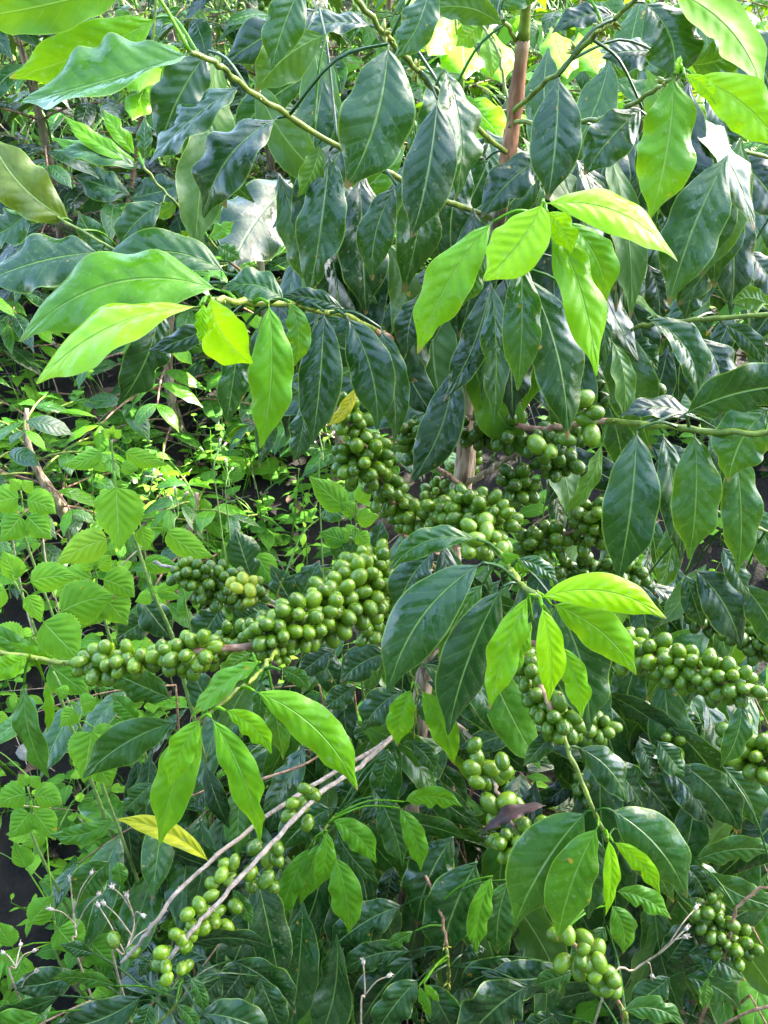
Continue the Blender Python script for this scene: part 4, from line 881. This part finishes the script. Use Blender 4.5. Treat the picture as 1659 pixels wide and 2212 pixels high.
# --- dry stalks with pale seed heads
def stalk(label, main, sides, d, seed, head='seed', group='dry seed stalks at the lower left', hr=.0026, stem='straw', name='dry_stalk', cat='dry stalk'):
    rr = random.Random(seed); p = P(*main[-1], d); g0 = Vector((p.x, p.y+.04, ground_z(p.x, p.y+.04)-.02)); root = thing(name, g0, label, cat, group)
    mb = MB(); hs = MB(); pts = [P(x, y, d+.01*rr.gauss(0, 1)) for x, y in main]
    sp = spline([(*p_, .0009+.00015*i) for i, p_ in enumerate(pts)]+[(*g0, .0018)], 5); tube(mb, sp, 5)
    heads = [(pts[0], pts[0]-pts[1])]
    for (x0, y0, x1, y1) in sides:
        a = P(x0, y0, d); e = P(x1, y1, d+rr.gauss(0, .015)); a2 = Vector(sp[nearest(sp, a)][:3]); mid = (a2+e)/2+Vector((0, 0, .008)); tube(mb, spline([(*a2, .0009), (*mid, .0008), (*e, .0007)], 4), 5); heads.append((e, e-mid))
    build(mb, 'stem', M[stem], pts[0], root)
    for c, dr in heads:
        h = MB(); dr = dr.normalized()
        if head == 'seed':
            tube(h, [(*c, .0012), (*(c+dr*hr*.6), hr*.75), (*(c+dr*hr*1.5), hr), (*(c+dr*hr*2.1), hr*.75), (*(c+dr*hr*2.5), hr*.2)], 8)
            for _ in range(9):
                e = c+dr*hr*2+(dr+Vector((rr.gauss(0, 1), rr.gauss(0, 1), rr.gauss(0, 1)))).normalized()*hr*rr.uniform(1, 2.2); tube(h, [(*(c+dr*hr*1.5), .0005), (*e, .0003)], 4)
        else:
            tube(h, [(*c, .001), (*(c+dr*.003), .0026), (*(c+dr*.010), .0026), (*(c+dr*.012), .002)], 7, mi=1); tube(h, [(*(c+dr*.011), .0018), (*(c+dr*.016), .0024), (*(c+dr*.018), .0015)], 7, mi=0)
        build(h, 'seed_head' if head == 'seed' else 'flower_head', [M['seed'] if head == 'seed' else M['pink'], M['hairstem']], c, root)
stalk('tallest dry stalk with round pale seed heads left of the yellow leaf', [(152, 1905), (158, 1960), (165, 2020), (175, 2090)], [(160, 1990, 115, 1965), (158, 1970, 195, 1890), (165, 2010, 210, 1935)], 1.08, 1)
stalk('dry stalk with two pale knobs at the left edge near the bottom', [(44, 2045), (35, 2090), (40, 2150)], [(35, 2090, 10, 2060), (36, 2100, 70, 2055), (38, 2120, 75, 2100)], 1.05, 2)
stalk('forked dry stalk in front of the pale bare branches', [(275, 1940), (290, 1995), (270, 2060), (255, 2110)], [(285, 1985, 246, 1920), (288, 2000, 305, 1975), (280, 2020, 228, 1955), (270, 2060, 320, 2005), (262, 2080, 215, 1960)], 1.02, 3)
stalk('lone dry stalk with torn white seed heads at the bottom middle', [(785, 2085), (788, 2150), (780, 2220)], [(788, 2170, 835, 2110)], 1.0, 4)
stalk('slanting dry stalk with fluffy heads across the lower right leaves', [(1478, 2010), (1430, 2055), (1370, 2095), (1300, 2160)], [(1440, 2045, 1500, 1965), (1420, 2060, 1475, 2025), (1400, 2078, 1408, 2105)], 1.0, 5)
for k, (lb, m, s) in enumerate([
 ('pink budded wild flower nearest the tall hairy weed', [(330, 1030), (322, 1070), (300, 1120)], [(322, 1065, 338, 1032)]),
 ('pink budded wild flower right of the weed top', [(380, 1072), (385, 1110), (380, 1180)], [(385, 1110, 395, 1078), (384, 1120, 372, 1085)]),
 ('pink budded wild flower below the hanging dark leaves', [(472, 968), (462, 1010), (470, 1080)], [(465, 1005, 478, 970)]),
 ('whitish wild flower under the brown tipped hanging leaf', [(690, 940), (698, 990), (690, 1060)], [(696, 985, 710, 945), (698, 1000, 680, 970)]),
 ('pink wild flower among the weeds behind the berry ropes', [(490, 1010), (495, 1050), (490, 1100)], [(495, 1045, 500, 1015)])]):
    stalk(lb, m, s, 1.5 if k != 3 else 1.4, 20+k, 'pink', 'pink wild flowers in the weeds', stem='hairstem', name='wild_flower', cat='wild flower')
def lone_twig(label, pts, r=.0013, m='straw', name='dry_twig'):
    mb = MB(); c = [P(*p) for p in pts]; tube(mb, spline([(*a, r*(1-.1*i)) for i, a in enumerate(c)], 6), 6, node=5)
    tag(build(mb, name, M[m], c[0], None), label, 'twig', 'dry twigs in the undergrowth')
lone_twig('long white twig slanting through the weeds left of the second berry rope', [(155, 1400, 1.35), (185, 1330, 1.3), (250, 1235, 1.28), (330, 1160, 1.3)])
lone_twig('thin upright dry twig among the weeds at the left edge', [(20, 1085, 1.4), (30, 1180, 1.38), (60, 1330, 1.4), (90, 1420, 1.45)])
lone_twig('crooked dry twig crossing behind the heart shaped leaves', [(90, 1120, 1.4), (100, 1220, 1.38), (130, 1340, 1.4), (110, 1420, 1.4)])
lone_twig('dark thin twig lying across the bottom right corner', [(1659+20, 2170, .9), (1620, 2185, .92), (1560, 2215, .95)], .0018, 'twig')
lone_twig('brown forked looking twig under the lower left spray', [(530, 1695, 1.15), (590, 1675, 1.15), (660, 1650, 1.17), (720, 1610, 1.2)], .002, 'twig')
# --- the yellow fallen leaf on the pale branch
mb = MB(); Bp = leaf_px(mb, 452, 1862, 248, 1770, 60, .845, -22, 30, .58, yel=.52, fold=46, wave=0.08, dt=.01, arch=.01)
tag(build(mb, 'fallen_leaf', M['leaf'], Bp), 'yellow fallen coffee leaf with brown tip lying against the pale bare branch', 'leaf')
# --- stones
for k, (x, y, s, lb) in enumerate(((-1.0, 1.35, .05, 'grey stone half hidden in weeds at the left edge'), (-.7, 1.25, .035, 'small stone in the litter below the left weeds'))):
    mb = MB(); n = 10; vs = []
    for i in range(n+1):
        for j in range(n*2):
            th = math.pi*i/n; a = math.pi*j/n; v = Vector((math.sin(th)*math.cos(a), math.sin(th)*math.sin(a)*.8, math.cos(th)*.6)); vs.append(tuple(v*s*(1+.3*noise.noise(v*1.7+Vector((k*5, 0, 0))))+Vector((x, y, ground_z(x, y)))))
    mb.add(vs, [(i*2*n+j, (i+1)*2*n+j, (i+1)*2*n+(j+1) % (2*n), i*2*n+(j+1) % (2*n)) for i in range(n) for j in range(2*n)])
    tag(build(mb, 'stone', M['rock'], Vector((x, y, ground_z(x, y)))), lb, 'stone')

# --- ground cover, grass and litter: nobody could count them
def cover():
    rr = random.Random(5); g_, l_, s_ = MB(), MB(), MB(); Z = Vector((0, 0, 1))
    for _ in range(1750):
        y = .7+3.4*rr.random()**1.3; x = rr.uniform(-.62, .62)*y*(1 if rr.random() < .75 else 1.4)
        if noise.noise(Vector((x*2.2, y*2.2, 9))) < -.5 or (x > -.04*y and y < 2.3 and rr.random() < .75): continue
        z = ground_z(x, y); hgt = rr.uniform(.04, .26)*(1 if y > 1.2 else .7); lean = Vector((rr.gauss(0, .25), rr.gauss(0, .25), 1)).normalized(); t_ = rr.uniform(.05, .72); yl = 0
        kind = rr.random(); asp = .72 if kind < .45 else (.42 if kind < .8 else .95); L0 = rr.uniform(.024, .085)*(1 if kind < .8 else .6); n = rr.randint(2, 6); pr = prof_ovate if kind < .45 or kind > .8 else prof_coffee
        tube(g_, [(x, y, z-.01, .0016), (*(Vector((x, y, z))+lean*hgt*.5+Vector((rr.gauss(0, .01), 0, 0))), .0013), (*(Vector((x, y, z))+lean*hgt), .0008)], 5, (.55, .5, 0))
        for k in range(n):
            f = (k+1)/n; c = Vector((x, y, z))+lean*hgt*f; a0 = k*1.6+rr.uniform(-.3, .3)
            for sg in (0, math.pi):
                if rr.random() < .12: continue
                a = a0+sg+rr.uniform(-.25, .25); L = L0*(1.15-.65*f)*rr.uniform(.8, 1.2); dr = Vector((math.cos(a), math.sin(a), rr.uniform(-.1, .45)))
                p = c+dr.normalized()*L*.3; tube(g_, [(*c, .0008), (*p, .0006)], 4, (.55, .5, 0))
                leaf3(g_, rr, p, dr, L, L*asp*rr.uniform(.85, 1.1), (Z+lean*.2-FW*rr.uniform(0, .4)+Vector((rr.gauss(0, .25), rr.gauss(0, .25), 0))).normalized(), t_+rr.uniform(-.08, .12)+.15*f*f, rr.uniform(.1, .5), .1, yl, nt=10, nu=2, prof=pr, serr=.05 if kind < .45 else 0, wave=rr.uniform(.04, .18))
    for _ in range(2400):
        y = .8+4.5*rr.random(); x = rr.uniform(-.6, .6)*y
        if x > -.14*y and y < 1.8: continue
        c = Vector((x, y, ground_z(x, y))); h = rr.uniform(.06, .26)
        a = rr.uniform(0, 6.28); d = Vector((math.cos(a), math.sin(a), 0)); w = d.orthogonal().normalized()*rr.uniform(.0012, .003)
        vs = []
        for i in range(5):
            f = i/4; p = c+Z*h*f*(1-.3*f)+d*h*.6*f*f; vs += [tuple(p-w*(1-f*.95)), tuple(p+w*(1-f*.95))]
        s_.add(vs, [(2*i, 2*i+1, 2*i+3, 2*i+2) for i in range(4)], None, (.5, .5, 0), 1 if rr.random() < .3 else 0)
    for _ in range(6500):
        y = 2.9+5.6*rr.random(); x = rr.uniform(-.62, .62)*y; c = Vector((x, y, ground_z(x, y))); h = rr.uniform(.2, .62); a = rr.uniform(0, 6.28); d = Vector((math.cos(a), math.sin(a), 0)); w = Vector((-d.y, d.x, 0))*rr.uniform(.003, .008); vs = []
        for i in range(5):
            f = i/4; p = c+Z*h*f*(1-.35*f)+d*h*.7*f*f; vs += [tuple(p-w*(1-f*.95)), tuple(p+w*(1-f*.95))]
        s_.add(vs, [(2*i, 2*i+1, 2*i+3, 2*i+2) for i in range(4)], None, (.5, .5, 0), 1 if rr.random() < .15 else 0)
    for _ in range(1100):
        y = .6+3.2*rr.random(); x = rr.uniform(-.6, .5)*y; a = rr.uniform(0, 6.28); L = rr.uniform(.02, .055)
        leaf3(l_, rr, Vector((x, y, ground_z(x, y)+rr.uniform(.005, .03))), Vector((math.cos(a), math.sin(a), rr.uniform(-.1, .3))), L, L*.45, Z, .1, .1, .1, nt=7, nu=2, wave=.5, fold=25)
    for _ in range(260):
        y = .8+2.4*rr.random(); x = rr.uniform(-.6, .3)*y; z = ground_z(x, y); a = rr.uniform(0, 6.28); L = rr.uniform(.06, .3)
        p = Vector((x, y, z+.01)); e = p+Vector((math.cos(a)*L, math.sin(a)*L, rr.uniform(.0, .9)*L)); tube(l_, [(*p, .0012), (*((p+e)/2+Vector((0, 0, .01))), .0011), (*e, .0006)], 4, mi=1)
    tag(build(g_, 'ground_cover', M['herb'], Vector((-.4, 2, .6))), kind='stuff'); tag(build(s_, 'grass', [M['grass'], M['straw']], Vector((0, 2, .6))), kind='stuff')
    tag(build(l_, 'leaf_litter', [M['litter'], M['straw']], Vector((0, 2, .6))), kind='stuff')
cover()

# ================================================================== LIGHT
SUN = Vector((.62, .36, .70)).normalized(); el = math.asin(SUN.z); az = math.atan2(SUN.x, SUN.y)
sl = bpy.data.lights.new('sun', 'SUN'); so = bpy.data.objects.new('sun', sl); COL.objects.link(so)
sl.energy = 5.0; sl.angle = rad(.6); sl.color = (1, .95, .86); so.location = SUN*30; so.rotation_euler = (-SUN).to_track_quat('-Z', 'Y').to_euler()
w = bpy.data.worlds.new('World'); S.world = w; w.use_nodes = True; nt = w.node_tree; bgn = nt.nodes['Background']
sk = nt.nodes.new('ShaderNodeTexSky'); sk.sky_type = 'NISHITA'; sk.sun_disc = False; sk.sun_elevation = el; sk.sun_rotation = az; sk.air_density = 1.0; sk.dust_density = 3.5; sk.ozone_density = 1.6
nt.links.new(sk.outputs[0], bgn.inputs[0]); bgn.inputs[1].default_value = .15
# added unseen tree; its crown is shaped to shade the plants in front
def added_shade_tree():
    gaps = [P(*g) for g in ((570, 480, 1.42), (830, 235, 1.98), (985, 100, 2.0), (320, 130, 2.0), (1060, 120, 2.0), (1220, 110, 2.0), (60, 330, 1.1), (1560, 500, 1.05), (900, 60, 2.2))]     # openings cut in the crown so sun reaches these leaves
    rr = random.Random(77); c = Vector((-.15, .72, .9))+SUN*8.0; gx, gy = c.x+.6, c.y+.3; z = ground_z(gx, gy)
    root = thing('added_shade_tree', (gx, gy, z), 'unseen tree added up the slope to the right to shade the plants', 'tree')
    mb = MB(); tube(mb, spline([(gx, gy, z-.1, .16), (gx+.1, gy, z+2, .12), (c.x+.1, c.y, c.z-1.2, .09), (c.x, c.y, c.z+.6, .04)], 8), 10)
    for k in range(9):
        a = k*.7; e = c+Vector((math.cos(a)*1.3, math.sin(a)*.9, rr.uniform(-.3, .6))); tube(mb, [(c.x+.1, c.y, c.z-1.2+.15*k, .05), (*((c+e)/2), .035), (*e, .012)], 6)
    build(mb, 'trunk', M['bark'], Vector((gx, gy, z)), root); ml = MB()
    for _ in range(3300):
        v = Vector((rr.gauss(0, 1), rr.gauss(0, 1), rr.gauss(0, 1))).normalized()*rr.random()**.4; p = c+(Vector((v.x*1.7, v.y*.95, v.z*.8)) if rr.random() < .72 else Vector((-1.1+v.x*.95, 1.55+v.y*.85, .05+v.z*.6))); a = rr.uniform(0, 6.28); L = rr.uniform(.16, .28)
        if any(((p-g)-SUN*(p-g).dot(SUN)).length < .17 for g in gaps): continue
        leaf3(ml, rr, p, Vector((math.cos(a), math.sin(a), rr.uniform(-.4, .3))), L, L*.5, Vector((rr.gauss(0, .4), rr.gauss(0, .4), 1)).normalized(), rr.uniform(.1, .35), nt=4, nu=1, wave=0)
    build(ml, 'crown', M['leaf'], c, root)
added_shade_tree()
def added_back_trees():
    """trees added out of view behind the viewer, to darken front light and leaf reflections"""
    rr = random.Random(78); src = None
    for i, (x, y, rz) in enumerate(((-2.9, -1.9, .3), (-1.1, -2.7, 1.7), (.9, -2.6, 3.0), (2.7, -1.8, 4.2))):  # unseen trees, added to block the low sky in front of the leaves
        loc = Vector((x, y, ground_z(x, y))); lb = 'tree added behind the viewer to cut front light, ' + ('leftmost', 'second from left', 'second from right', 'rightmost')[i]
        if src is None:
            root = thing('added_back_tree', loc, lb, 'tree', 'trees added behind the viewer'); mb = MB(); tube(mb, spline([(*loc, .07), (*(loc+Vector((.05, 0, 2))), .05), (*(loc+Vector((0, .05, 4.4))), .015)], 6), 8); ml = MB()
            for _ in range(2300):
                f = rr.random()**.8; a = rr.uniform(0, 6.28); r_ = 1.35*(1-.55*f)*rr.random()**.4; p = loc+Vector((math.cos(a)*r_, math.sin(a)*r_, .7+f*4.0)); L = rr.uniform(.15, .26)
                leaf3(ml, rr, p, Vector((math.cos(a), math.sin(a), rr.uniform(-.5, .2))), L, L*.5, Vector((rr.gauss(0, .5), rr.gauss(0, .5), 1)).normalized(), rr.uniform(0, .3), nt=4, nu=1, wave=0)
            build(mb, 'trunk', M['bark'], loc, root); build(ml, 'crown', M['leaf'], loc, root); src = root
        else:
            root = src.copy(); COL.objects.link(root); root.location = loc; root.rotation_euler = (0, 0, rz); root['label'] = lb
            for ch in src.children:
                if ch.parent == src: c = ch.copy(); COL.objects.link(c); c.parent = root
added_back_trees()

S.render.engine = 'CYCLES'; S.cycles.max_bounces = 8; S.cycles.diffuse_bounces = 3; S.cycles.glossy_bounces = 3; S.cycles.transmission_bounces = 4; S.cycles.use_denoising = True
v = S.view_settings; v.view_transform = 'Standard'; v.look = 'None'; v.exposure = 3.65; v.gamma = 1.0; v.use_curve_mapping = False
S.display_settings.display_device = 'sRGB'
